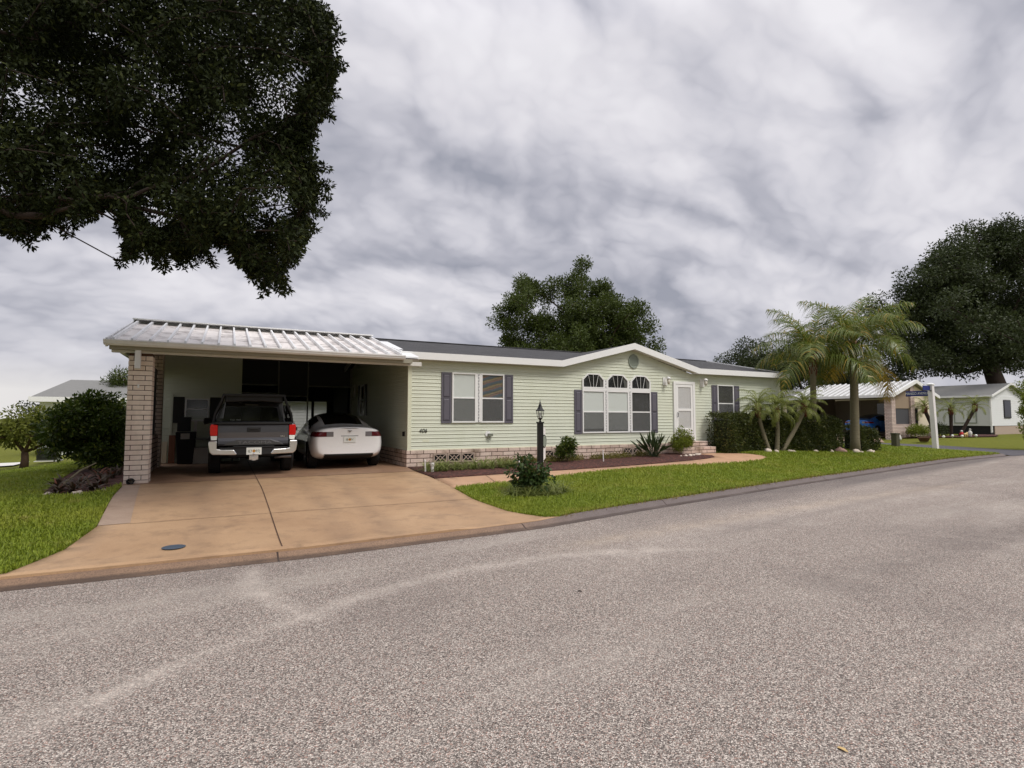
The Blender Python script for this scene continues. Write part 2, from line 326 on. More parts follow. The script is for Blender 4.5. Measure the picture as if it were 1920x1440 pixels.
def grassmat():
    m, t, b = newmat('turf_blades'); g = t.n('ShaderNodeNewGeometry'); rnd = g.outputs['Random Per Island']; pos = g.outputs['Position']
    n1 = t.noise(pos, .55, 4, .6); n2 = t.noise(pos, 2.6, 4, .65)
    cc = t.mix(t.math('ADD', t.math('MULTIPLY', rnd, .55), t.math('MULTIPLY', n2, .5), clamp=True), rgb(100, 122, 34), rgb(162, 175, 60))
    cc = t.mix(t.math('MULTIPLY', t.math('SUBTRACT', n1, .46, clamp=True), 3.6, clamp=True), cc, rgb(158, 164, 62))
    cc = t.mix(t.math('MULTIPLY', t.math('SUBTRACT', n2, .58, clamp=True), 5, clamp=True), cc, t.mix(rnd, rgb(150, 138, 74), rgb(188, 170, 108)))
    t.l(cc, b.inputs['Base Color']); b.inputs['Roughness'].default_value = .5; b.inputs['Specular IOR Level'].default_value = .3
    tr = t.n('ShaderNodeBsdfTranslucent'); t.l(cc, tr.inputs[0]); mx = t.n('ShaderNodeMixShader'); mx.inputs[0].default_value = .35
    t.l(b.outputs[0], mx.inputs[1]); t.l(tr.outputs[0], mx.inputs[2]); t.l(mx.outputs[0], t.nt.nodes['Material Output'].inputs[0]); M['grass'] = m
grassmat()

# ------------------------------------------------------------------ mesh helpers
class MB:
    def __init__(s): s.v = []; s.f = []; s.m = []; s.cur = 0
    def quad(s, a, b, c, d):
        i = len(s.v); s.v += [a, b, c, d]; s.f.append((i, i+1, i+2, i+3)); s.m.append(s.cur)
    def poly(s, pts):
        i = len(s.v); s.v += list(pts); s.f.append(tuple(range(i, i+len(pts)))); s.m.append(s.cur)
    def box(s, x0, x1, y0, y1, z0, z1):
        i = len(s.v)
        s.v += [(x0,y0,z0),(x1,y0,z0),(x1,y1,z0),(x0,y1,z0),(x0,y0,z1),(x1,y0,z1),(x1,y1,z1),(x0,y1,z1)]
        for f in ((0,3,2,1),(4,5,6,7),(0,1,5,4),(1,2,6,5),(2,3,7,6),(3,0,4,7)):
            s.f.append(tuple(i+k for k in f)); s.m.append(s.cur)
        return s
    def prism(s, pts, axis, a, b):
        n = len(pts); i = len(s.v)
        def P(p, t):
            return (t, p[0], p[1]) if axis == 'x' else (p[0], t, p[1]) if axis == 'y' else (p[0], p[1], t)
        s.v += [P(p, a) for p in pts] + [P(p, b) for p in pts]
        s.f.append(tuple(range(i+n-1, i-1, -1))); s.f.append(tuple(range(i+n, i+2*n))); s.m += [s.cur]*2
        for k in range(n):
            j = (k+1) % n; s.f.append((i+k, i+j, i+n+j, i+n+k)); s.m.append(s.cur)
        return s
    def rings(s, rs, cap=True, closed=True):
        i = len(s.v); n = len(rs[0])
        for r in rs: s.v += [tuple(p) for p in r]
        for a in range(len(rs)-1):
            for k in range(n if closed else n-1):
                j = (k+1) % n; s.f.append((i+a*n+k, i+a*n+j, i+(a+1)*n+j, i+(a+1)*n+k)); s.m.append(s.cur)
        if cap:
            s.f.append(tuple(i+k for k in range(n-1, -1, -1))); s.f.append(tuple(i+(len(rs)-1)*n+k for k in range(n))); s.m += [s.cur]*2
        return s
    def tube(s, pts, r, n=8, cap=True):
        pts = [Vector(p) for p in pts]; rs = r if isinstance(r, (list, tuple)) else [r]*len(pts)
        out = []; ref = None
        for k, p in enumerate(pts):
            d = (pts[min(k+1, len(pts)-1)]-pts[max(k-1, 0)])
            if d.length < 1e-9: d = Vector((0, 0, 1))
            d.normalize()
            if ref is None: ref = Vector((1, 0, 0)) if abs(d.x) < .8 else Vector((0, 1, 0))
            u = d.cross(ref); 
            if u.length < 1e-4: u = d.cross(Vector((0, 1, 0.3)))
            u.normalize(); w = d.cross(u); ref = u.cross(d)
            out.append([tuple(p+rs[k]*(math.cos(2*PI*q/n)*u+math.sin(2*PI*q/n)*w)) for q in range(n)])
        return s.rings(out, cap)
    def lathe(s, prof, cx=0, cy=0, n=16):
        return s.rings([[(cx+r*math.cos(2*PI*k/n), cy+r*math.sin(2*PI*k/n), z) for k in range(n)] for r, z in prof])
    def blob(s, c, rx, ry, rz, n=10, seed=0, rough=.18, flat=.0):
        rg = random.Random(seed); rs = []
        ph = [rg.uniform(0, 6.28) for _ in range(4)]
        for a in range(n//2+1):
            th = PI*a/(n//2); ring = []
            for k in range(n):
                q = 2*PI*k/n
                e = 1+rough*(math.sin(2*q+ph[0])*math.sin(th*2+ph[1])+.6*math.sin(3*q+ph[2])*math.cos(3*th+ph[3]))
                ring.append((c[0]+rx*e*max(.02, math.sin(th))*math.cos(q), c[1]+ry*e*max(.02, math.sin(th))*math.sin(q), c[2]-rz*e*math.cos(th)*(1 if math.cos(th) < 0 else 1-flat)))
            rs.append(ring)
        return s.rings(rs)
    def build(s, name, mats, parent=None, smooth=False, bevel=0.0):
        me = bpy.data.meshes.new(name); me.from_pydata([tuple(p) for p in s.v], [], s.f)
        for m in (mats if isinstance(mats, (list, tuple)) else [mats]): me.materials.append(m)
        if any(s.m): me.polygons.foreach_set('material_index', s.m)
        if smooth: me.polygons.foreach_set('use_smooth', [True]*len(s.f))
        me.update(); o = bpy.data.objects.new(name, me); COL.objects.link(o)
        if parent: o.parent = parent
        if bevel:
            b = o.modifiers.new('bevel', 'BEVEL'); b.width = bevel; b.segments = 2; b.limit_method = 'ANGLE'; b.angle_limit = R(40)
        return o
def tag(o, label=None, cat=None, group=None, kind=None):
    if label: o['label'] = label
    if cat: o['category'] = cat
    if group: o['group'] = group
    if kind: o['kind'] = kind
    return o
def thing(name, label, cat, loc=(0, 0, 0), rz=0, group=None):
    o = bpy.data.objects.new(name, None); COL.objects.link(o); o.empty_display_size = .1
    o.location = loc; o.rotation_euler = (0, 0, rz); return tag(o, label, cat, group)
def bx(name, dims, mat, parent, bevel=0.0): return MB().box(*dims).build(name, mat, parent, bevel=bevel)
def fast_mesh(name, V, F, mats, parent=None, midx=None):
    """V (n,3); F (m,k) all faces the same size"""
    me = bpy.data.meshes.new(name); k = F.shape[1]
    me.vertices.add(len(V)); me.vertices.foreach_set('co', V.astype(np.float32).ravel())
    me.loops.add(F.size); me.loops.foreach_set('vertex_index', F.astype(np.int32).ravel())
    me.polygons.add(len(F)); me.polygons.foreach_set('loop_start', np.arange(0, F.size, k, dtype=np.int32))
    for m in (mats if isinstance(mats, (list, tuple)) else [mats]): me.materials.append(m)
    if midx is not None: me.polygons.foreach_set('material_index', midx.astype(np.int32))
    me.update(calc_edges=True); o = bpy.data.objects.new(name, me); COL.objects.link(o)
    if parent: o.parent = parent
    return o
def unit(a): return a/np.maximum(np.linalg.norm(a, axis=1, keepdims=True), 1e-9)
def leaves(name, P, D, L, W, mat, parent=None, jitter=.5):
    """one diamond leaf per row of P pointing along D"""
    n = len(P); D = unit(D+RNG.normal(0, jitter, (n, 3))); up = unit(RNG.normal(0, 1, (n, 3)))
    S = unit(np.cross(D, up)); N = np.cross(S, D)
    l = (L*RNG.uniform(.7, 1.3, (n, 1))); w = W*RNG.uniform(.7, 1.3, (n, 1))
    V = np.empty((n, 4, 3)); V[:, 0] = P; V[:, 1] = P+D*l*.5+S*w*.5+N*l*.06; V[:, 2] = P+D*l; V[:, 3] = P+D*l*.5-S*w*.5+N*l*.06
    return fast_mesh(name, V.reshape(-1, 3), np.arange(4*n).reshape(n, 4), mat, parent)
def ball_points(C, rad, n):
    """n points in every ellipsoid, denser towards its skin"""
    C = np.asarray(C, float); rad = np.broadcast_to(np.asarray(rad, float), C.shape)
    d = unit(RNG.normal(0, 1, (len(C)*n, 3))); r = RNG.uniform(0, 1, (len(C)*n, 1))**.45
    return np.repeat(C, n, 0)+d*r*np.repeat(rad, n, 0), d
def branch_tree(name, trunk_pts, trunk_r, C, mat, parent, minr=.008, up=0.0, spread=.35):
    """grow limbs from the trunk to every leaf clump (minimal-path tree), thickness by how many clumps hang on a limb"""
    T = [Vector(p) for p in trunk_pts]; nodes = list(T); par = [-1]+list(range(len(T)-1)); plen = [0.0]
    for i in range(1, len(T)): plen.append(0.0)
    start = max(1, len(T)-3)
    C = [Vector(c) for c in C]; base = T[-1]; C.sort(key=lambda c: (c-base).length)
    arr = np.array([tuple(p) for p in nodes]); pl = np.array(plen)
    for c in C:
        d = np.linalg.norm(arr-np.array(c), axis=1)+spread*pl
        d[:start] += 1e6
        j = int(d.argmin()); seg = (c-nodes[j]); L = seg.length
        k = max(1, int(L/1.2)); prev = j
        for q in range(1, k+1):
            p = nodes[j]+seg*(q/k)+(Vector((random.gauss(0, .06), random.gauss(0, .06), random.gauss(0, .05)+up*math.sin(PI*q/k)))*L*.3 if q < k else Vector())
            nodes.append(p); par.append(prev); prev = len(nodes)-1
            arr = np.vstack([arr, np.array(tuple(p))]); pl = np.append(pl, pl[par[-1]]+L/k)
    cnt = [0]*len(nodes); has = [False]*len(nodes)
    for i in range(len(nodes)-1, 0, -1):
        if not has[i]: cnt[i] += 1
        cnt[par[i]] += cnt[i]; has[par[i]] = True
    tot = max(1, cnt[len(T)-1]); rad = [0]*len(nodes)
    for i in range(len(nodes)):
        if i < len(T): rad[i] = trunk_r[i]
        else: rad[i] = max(minr, trunk_r[-1]*(cnt[i]/tot)**.56*.92)
    b = MB(); b.tube(T, list(trunk_r), 12)
    for i in range(len(T), len(nodes)):
        p, q = nodes[par[i]], nodes[i]
        b.tube([p, q], [min(rad[par[i]], rad[i]*1.3), rad[i]], 6 if rad[i] > .03 else 4, cap=False)
    return b.build(name, mat, parent, smooth=True)
def text(name, s, size, mat, parent, loc, rot=(PI/2, 0, 0), extrude=.003, sx=1.0, shear=0.0, align='CENTER'):
    cu = bpy.data.curves.new(name, 'FONT'); cu.body = s; cu.size = size; cu.extrude = extrude; cu.align_x = align; cu.align_y = 'CENTER'; cu.shear = shear
    tmp = bpy.data.objects.new('tmp', cu); COL.objects.link(tmp)
    me = bpy.data.meshes.new_from_object(tmp.evaluated_get(bpy.context.evaluated_depsgraph_get()))
    bpy.data.objects.remove(tmp); bpy.data.curves.remove(cu)
    o = bpy.data.objects.new(name, me); COL.objects.link(o); me.materials.clear(); me.materials.append(mat)
    o.parent = parent; o.location = loc; o.rotation_euler = rot; o.scale = (sx, 1, 1); return o

# ------------------------------------------------------------------ terrain
KX = np.array([-300, -8, -4.9, -3.4, -.2, 2.1, 8.1, 19.3, 25.8, 60, 300]); KY = np.array([-7.0, -7.35, -7.42, -7.45, -7.25, -6.77, -5.67, -3.9, -3.4, -1, 8.])
def sm(t): t = np.clip(t, 0, 1); return t*t*(3-2*t)
def kerb_y(x): return np.interp(x, KX, KY)
def street_sides(y): return 26.6+.9*sm((y+2)/4), 30.6+.3*sm((y+2)/4)
def H(x, y):
    x = np.asarray(x, float); y = np.asarray(y, float)
    s = y-kerb_y(x)
    z = -.22+.22*sm((s-.2)/4.8)+.14*np.exp(-((x-12)/4)**2)*sm((s-.42)/3.5)-.5*sm((-6.5-x)/6)*sm((y+1)/8)
    z = z-.03*(1-sm((x+.2)/1.0))*(1-sm(s/2.5))
    z = np.where(s < .2, -.3+.08*np.clip(s, 0, .2)/.2, z)
    a, b = street_sides(y)
    d = np.maximum(a-x, x-b)                                   # distance outside the side street
    zs = -.28+.08*sm((y+2)/5)
    z2 = zs+.02+.34*sm(d/6)
    z = np.where((s > 0) & (y < 60), np.minimum(z, np.where(d > 0, z2, zs)), z)
    z = np.where((s > 0) & (x > 31), np.maximum(z, -.26+.36*sm((x-31)/5)*sm(s/5)), z)
    z = np.where(s < 0, -.3, z)
    sb = -15.6-y                                               # the verge behind the camera
    return np.where(sb > 0, -.3+.12*sm(sb/.6)+.25*sm((sb-.5)/6), z)
def h1(x, y): return float(H(x, y))
def resample(pts, step):
    out = []
    for i, p in enumerate(pts):
        q = pts[(i+1) % len(pts)]; L = math.hypot(q[0]-p[0], q[1]-p[1]); n = max(1, int(L/step))
        out += [(p[0]+(q[0]-p[0])*k/n, p[1]+(q[1]-p[1])*k/n) for k in range(n)]
    return out
def inside(px, py, poly):
    px = np.asarray(px); py = np.asarray(py); r = np.zeros(px.shape, bool); n = len(poly)
    for i in range(n):
        x0, y0 = poly[i]; x1, y1 = poly[(i+1) % n]
        c = ((y0 > py) != (y1 > py)); 
        with np.errstate(all='ignore'): xi = (x1-x0)*(py-y0)/((y1-y0) if y1 != y0 else 1e-12)+x0
        r ^= c & (px < xi)
    return r
def inpoly(x, y, poly):
    r = False; n = len(poly); j = n-1
    for i in range(n):
        xi, yi = poly[i]; xj, yj = poly[j]
        if (yi > y) != (yj > y) and x < (xj-xi)*(y-yi)/(yj-yi)+xi: r = not r
        j = i
    return r
def sheet(name, outline, step, mat, dz=0.0, thick=0.0, kind='structure'):
    ol = resample(outline, step); xs = [p[0] for p in ol]; ys = [p[1] for p in ol]
    gx, gy = np.meshgrid(np.arange(min(xs), max(xs), step), np.arange(min(ys), max(ys), step)); gx = gx.ravel(); gy = gy.ravel()+.013
    k = inside(gx, gy, ol); gx = gx[k]; gy = gy[k]
    vs = [Vector(p) for p in ol]+[Vector((a, b)) for a, b in zip(gx, gy)]
    n = len(ol); r = delaunay_2d_cdt(vs, [(i, (i+1) % n) for i in range(n)], [list(range(n))], 1, 1e-5)
    V = np.array([(p.x, p.y) for p in r[0]]); Z = H(V[:, 0], V[:, 1])+dz
    me = bpy.data.meshes.new(name); me.from_pydata([(a, b, c) for (a, b), c in zip(V, Z)], [], [tuple(f) for f in r[2]])
    me.materials.append(mat)
    bm = bmesh.new(); bm.from_mesh(me); bmesh.ops.recalc_face_normals(bm, faces=bm.faces)
    if sum(f.normal.z for f in bm.faces) < 0: bmesh.ops.reverse_faces(bm, faces=bm.faces)
    if thick:
        ed = [e for e in bm.edges if len(e.link_faces) == 1]
        g = bmesh.ops.extrude_edge_only(bm, edges=ed)
        for v in [v for v in g['geom'] if isinstance(v, bmesh.types.BMVert)]: v.co.z -= thick
    for f in bm.faces: f.smooth = f.normal.z > .5
    bm.to_mesh(me); bm.free()
    o = bpy.data.objects.new(name, me); COL.objects.link(o); o['kind'] = kind; return o

def build_ground():
    # one sheet to the horizon, finer near the houses
    def axis(lo, hi, far):
        a = list(np.arange(lo, hi+.01, .6)); st = .9
        while a[-1] < far: a.append(a[-1]+st); st *= 1.35
        st = .9
        while a[0] > -far: a.insert(0, a[0]-st); st *= 1.35
        return np.array(a)
    X = axis(-22, 50, 1800); Y = axis(-20, 30, 1800)
    gx, gy = np.meshgrid(X, Y); gz = H(gx, gy)-.06
    s = gy-kerb_y(gx); gz = np.where((s < 1.2) & (gy > -17.2), gz-.05, gz)
    a, b = street_sides(gy); gz = np.where((gx > a-.7) & (gx < b+.7) & (s > -.2), gz-.05, gz)
    nx = len(X); ny = len(Y); idx = np.arange(nx*ny).reshape(ny, nx)
    F = np.stack([idx[:-1, :-1], idx[:-1, 1:], idx[1:, 1:], idx[1:, :-1]], -1).reshape(-1, 4)
    o = fast_mesh('ground', np.stack([gx, gy, gz], -1).reshape(-1, 3), F, M['farlawn']); o['kind'] = 'structure'
    # main road
    xs = np.concatenate([np.arange(-300, -20, 20), np.arange(-20, 40, .5), np.arange(40, 301, 20)])
    V = []; 
    for x in xs: V += [(x, -15.6, -.3), (x, kerb_y(x)+.03, -.3)]
    F = np.array([(2*i, 2*i+2, 2*i+3, 2*i+1) for i in range(len(xs)-1)])
    o = fast_mesh('road', np.array(V, float), F, M['road']); o['kind'] = 'structure'
    # side street
    ys = np.concatenate([np.arange(-3.6, 12, .5), np.arange(12, 90, 6)]); V = []
    for y in ys:
        a, b = street_sides(y); z = h1((a+b)/2, max(y, kerb_y(a)+.1))+.012
        if y < -2: a -= 1.3*(-2-y)/1.6; b += 2.2*(-2-y)/1.6
        V += [(a, y, z), (b, y, z)]
    F = np.array([(2*i, 2*i+1, 2*i+3, 2*i+2) for i in range(len(ys)-1)])
    o = fast_mesh('side_street', np.array(V, float), F, M['darkroad']); o['kind'] = 'structure'
    # rolled kerb swept along the road edge, opened for the side street
    prof = [(-.06, -.296), (-.045, -.293), (.03, -.291), (.042, -.284), (.08, -.262), (.115, -.234), (.15, -.214), (.185, -.208), (.205, -.216), (.205, -.32)]
    for lo, hi in ((-120, 25.2), (30.9, 120)):
        xs = np.concatenate([[lo], np.arange(max(lo, -20)+.01, min(hi, 50), .35), [hi]]); rs = []
        for x in xs:
            e = .02; t = Vector((2*e, float(kerb_y(x+e)-kerb_y(x-e)), 0)).normalized(); nrm = Vector((-t.y, t.x, 0))
            p = Vector((x, float(kerb_y(x)), 0)); kz = .62+.38*float(sm((x+.2)/1.0)); rs.append([tuple(p+nrm*s_+Vector((0, 0, -.3+(z_+.3)*kz if z_ > -.3 else z_))) for s_, z_ in prof])
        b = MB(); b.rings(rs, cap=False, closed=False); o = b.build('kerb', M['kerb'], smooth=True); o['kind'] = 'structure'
        fl = o.data; fl.flip_normals()
DRV = [(-6.5, -7.19), (-6.25, -6.95), (-5.95, -6.18), (-5.82, -5.15), (-5.9, -4), (-5.97, -3.07), (-6.06, -1.42), (-6.2, -.7), (-6.2, 7.4), (-.003, 7.4), (-.003, -.05),
       (-.18, -1.2), (-.29, -2.89), (-.32, -4.06), (-.37, -5.17), (-.2, -6.2), (.12, -6.82), (.3, -6.96), (-1.5, -7.14), (-3.4, -7.26), (-4.9, -7.23)]
WALK = [(-.285, -2.9), (1.78, -2.63), (4.84, -2.34), (7.71, -2.05), (8.96, -1.93), (9.6, -1.72), (9.85, -1.4), (9.75, -1.0), (9.4, -.74), (10.85, -.72), (11.33, -.93),
        (11.6, -1.4), (11.62, -1.9), (11.35, -2.35), (10.6, -2.65), (9.56, -2.78), (8.06, -2.78), (7.02, -2.65), (4.51, -2.86), (1.21, -3.75), (-.1, -4.0), (-.315, -4.1)]
MUL = [(-.18, -1.15), (-.03, -.06), (9.3, -.06), (9.3, -.74), (9.73, -1.0), (9.83, -1.4), (9.58, -1.71), (8.95, -1.91), (7.7, -2.03), (4.84, -2.32), (1.78, -2.61), (-.27, -2.88)]
def kpts(x0, x1, off=.19, step=1.0):
    n = max(2, int(abs(x1-x0)/step)); return [(x0+(x1-x0)*i/n, float(kerb_y(x0+(x1-x0)*i/n))+off) for i in range(n+1)]
LAWN_R = [(-.315, -4.12), (-.37, -5.17), (-.2, -6.2), (.12, -6.83), (.31, -6.97)]+kpts(.4, 25.0)+[(26.1, -2.2), (26.6, -.8), (27.3, 1.5), (27.4, 14), (15.4, 14), (15.4, -.02), (10.9, -.02), (10.86, -.73), (11.34, -.93), (11.61, -1.4), (11.63, -1.9),
          (11.36, -2.36), (10.6, -2.66), (9.56, -2.79), (8.06, -2.79), (7.02, -2.66), (4.51, -2.87), (1.21, -3.76), (-.1, -4.01)]
LAWN_L = [(-6.21, 8), (-6.21, -.7), (-6.07, -1.42), (-5.98, -3.07), (-5.91, -4), (-5.83, -5.15), (-5.96, -6.18), (-6.26, -6.95), (-6.51, -7.18)]+kpts(-6.6, -24)+[(-24, 8)]
BED_L = [(-7.08, -2.2), (-6.75, -2.55), (-6.33, -2.4), (-6.13, -1.4), (-6.25, 3.5), (-7.7, 3.6), (-7.4, .5)]
def build_surfaces():
    build_ground()
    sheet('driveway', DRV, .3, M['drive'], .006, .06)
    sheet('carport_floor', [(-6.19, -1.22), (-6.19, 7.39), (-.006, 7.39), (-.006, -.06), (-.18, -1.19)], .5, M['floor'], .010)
    sheet('walkway', WALK, .3, M['walk'], .008, .06)
    sheet('mulch_bed', MUL, .25, M['mulch'], .02, .03)
    sheet('lawn', LAWN_R, .45, M['lawn'], .0)
    sheet('lawn', LAWN_L, .45, M['lawn'], .0)
    sheet('concrete_border', [(-5.82, -5.13), (-5.46, -5.12), (-5.78, -1.3), (-6.05, -1.3), (-5.97, -3.05)], .3, M['strip'], .011)
    # sawn joints in the slab
    b = MB()
    def line(pts, w=.014):
        for p, q in zip(pts, pts[1:]):
            n = max(1, int(math.dist(p, q)/.3)); dx, dy = q[0]-p[0], q[1]-p[1]; L = math.hypot(dx, dy); nx, ny = -dy/L*w/2, dx/L*w/2
            for k in range(n):
                a = (p[0]+dx*k/n, p[1]+dy*k/n); c = (p[0]+dx*(k+1)/n, p[1]+dy*(k+1)/n); za, zc = h1(*a)+.014, h1(*c)+.014
                b.quad((a[0]-nx, a[1]-ny, za), (c[0]-nx, c[1]-ny, zc), (c[0]+nx, c[1]+ny, zc), (a[0]+nx, a[1]+ny, za))
    line([(-3.71, 7), (-3.71, -1.2), (-3.7, -7.24)], .013)
    line([(-5.46, -5.16), (-.37, -5.17)], .012); line([(-6.05, -1.25), (-.2, -1.2)], .012)
    line([(1.0, -2.75), (.75, -3.86)], .012); line([(4.2, -2.42), (4.1, -2.98)], .012); line([(7.0, -2.13), (7.0, -2.65)], .012)
    b.build('slab_joints', M['joint'])['kind'] = 'structure'
    sheet('neighbour_driveway', [(31.2, 4.6), (34.4, 6.6), (40, 6.6), (40, 11), (34.4, 11), (31.2, 12.2)], .6, M['strip'], .02)
    sheet('far_walk', [(-14.5, 13.6), (-11.3, 12.6), (-11.3, 14.6), (-14.5, 15.6)], .5, M['offwhite'], .0)
    sheet('shrub_bed', BED_L, .3, M['mulch'], .02)
    sheet('garden_bed', [(36.5, 3.6), (41.5, 3.0), (46.0, 4.6), (46.0, 5.5), (40, 5.3), (34.5, 5.4)], .5, M['mulch'], .0)
build_surfaces()

# ------------------------------------------------------------------ grass
def blades(name, outline, holes, dens, near, mat, hh=(.04, .08), w=.009):
    """real grass blades: bent triangles, sparser and wider with distance from the photographer's verge"""
    xs = [p[0] for p in outline]; ys = [p[1] for p in outline]
    A = (max(xs)-min(xs))*(max(ys)-min(ys)); n = int(A*dens)
    x = RNG.uniform(min(xs), max(xs), n); y = RNG.uniform(min(ys), max(ys), n)
    d = np.hypot(x+4.4, y+14.2); keep = RNG.uniform(0, 1, n) < np.clip(near/d, 0, 1)**1.6
    x, y, d = x[keep], y[keep], d[keep]
    k = inside(x, y, outline)
    for hpoly in holes: k &= ~inside(x, y, hpoly)
    x, y, d = x[k], y[k], d[k]; n = len(x); z = H(x, y)-.005
    sc = np.clip(d/near, 1, 4)[:, None]**.8
    a = RNG.uniform(0, 2*PI, n); lean = RNG.uniform(.1, 1.1, n)[:, None]; hgt = RNG.uniform(*hh, n)[:, None]*np.clip(sc, 1, 1.4)
    P = np.stack([x, y, z], 1); dirh = np.stack([np.cos(a), np.sin(a), 0*a], 1); side = np.stack([-np.sin(a), np.cos(a), 0*a], 1)
    W = w*sc*RNG.uniform(.7, 1.3, (n, 1)); up = np.array([[0, 0, 1.]])
    m = P+dirh*lean*hgt*.35+up*hgt*.62; tip = P+dirh*lean*hgt+up*hgt*(1-.35*lean)
    V = np.stack([P-side*W*.5, P+side*W*.5, m+side*W*.45, m-side*W*.45, tip, tip+side*W*.08], 1)
    base = np.arange(n)[:, None]*6; F = np.concatenate([base+np.array([[0, 1, 2, 3]]), base+np.array([[3, 2, 5, 4]])], 0)
    o = fast_mesh(name, V.reshape(-1, 3), F, mat); o['kind'] = 'stuff'; return o
SHRUBHOLE = [(1.0+.72*math.cos(q), -5.02+.42*math.sin(q)) for q in np.linspace(0, 6.28, 17)[:-1]]
GL = [p for p in LAWN_L if p[0] > -14]+[(-14, -6.9), (-14, 8)]
GL = [(-6.21, 8), (-6.21, -.7), (-6.07, -1.42), (-5.98, -3.07), (-5.91, -4), (-5.83, -5.15), (-5.96, -6.18), (-6.26, -6.95), (-6.51, -7.18), (-9, -7.1), (-13.5, 3), (-15, 8)]
blades('grass', GL, [BED_L], 3400, 8.5, M['grass'])
GR = LAWN_R[:LAWN_R.index((27.3, 1.5))+1]+[(22, 1.5), (15.4, 1.5), (15.4, -.02)]+LAWN_R[LAWN_R.index((10.9, -.02)):]
blades('grass', GR, [SHRUBHOLE], 3800, 9.0, M['grass'])
M['drygrass'] = leafmat('dry_grass_blades', rgb(112, 108, 48), rgb(168, 150, 86), .3, .6, rgb(126, 96, 60))
for x0, x1 in ((.35, 25.0), (-13, -6.55)):      # dry fringe creeping over the kerb
    blades('grass', kpts(x0, x1, .13, .5)+kpts(x1, x0, .42, .5), [], 2600, 8.5, M['drygrass'], (.025, .06), .008)

# ------------------------------------------------------------------ the green house
M['brickplain'] = basic('pillar_bricks', rgb(238, 222, 208), .9, var=.18, vscale=11, bump=.8, bscale=45, dirt=(rgb(172, 144, 124), 1.6))
M['mortar'] = basic('dark_mortar', rgb(84, 62, 50), .95, var=.2)
M['sidingcorner'] = basic('corner_post', rgb(222, 224, 200), .5, var=.03)
M['shutterdark'] = basic('groove_shade', rgb(62, 60, 68), .6)
M['meshdark'] = basic('dark_vinyl_panel', rgb(74, 74, 78), .7, var=.06)
M['framegrey'] = basic('grey_aluminium', rgb(150, 150, 146), .5)
M['curtain'] = basic('white_curtain', rgb(226, 226, 224), .8, var=.05, vscale=9)
def siding(b, axis, plane, sgn, u0, u1, z0, z1, rangef=None, lap=.1016, lip=.021):
    """clapboard courses: every course leans out to a lip at its foot"""
    n = int(round((z1-z0)/lap)); lap = (z1-z0)/n
    def P(u, d, z): return (u, plane+sgn*d, z) if axis == 'y' else (plane+sgn*d, u, z)
    for k in range(n):
        za, zb = z0+k*lap, z0+(k+1)*lap; zm = za+.5*lap
        la = rangef(za) if rangef else (u0, u1); lb = rangef(zb) if rangef else (u0, u1)
        if la is None: continue
        if lb is None: lb = ((la[0]+la[1])/2-.02, (la[0]+la[1])/2+.02)
        lm = [(la[i]+lb[i])/2 for i in (0, 1)]
        q = [(la, lip, za), (la, lip+.001, za+.014), (lm, lip*.55, zm-.004), (lm, lip*.8, zm+.004), (lb, .002, zb)]
        bot = [(la, .0, za)]+q
        for (r0, d0, h0), (r1, d1, h1_) in zip(bot, bot[1:]):
            a, c, d_, e = P(r0[0], d0, h0), P(r0[1], d0, h0), P(r1[1], d1, h1_), P(r1[0], d1, h1_)
            if (axis == 'y') == (sgn < 0): b.quad(a, c, d_, e)
            else: b.quad(c, a, e, d_)
house = thing('house', 'long pale green single storey house with dark shingle roof, front gable and open carport', 'house')
GX, GZ, GL_, GR_ = 7.6, 3.76, 4.77, 10.5
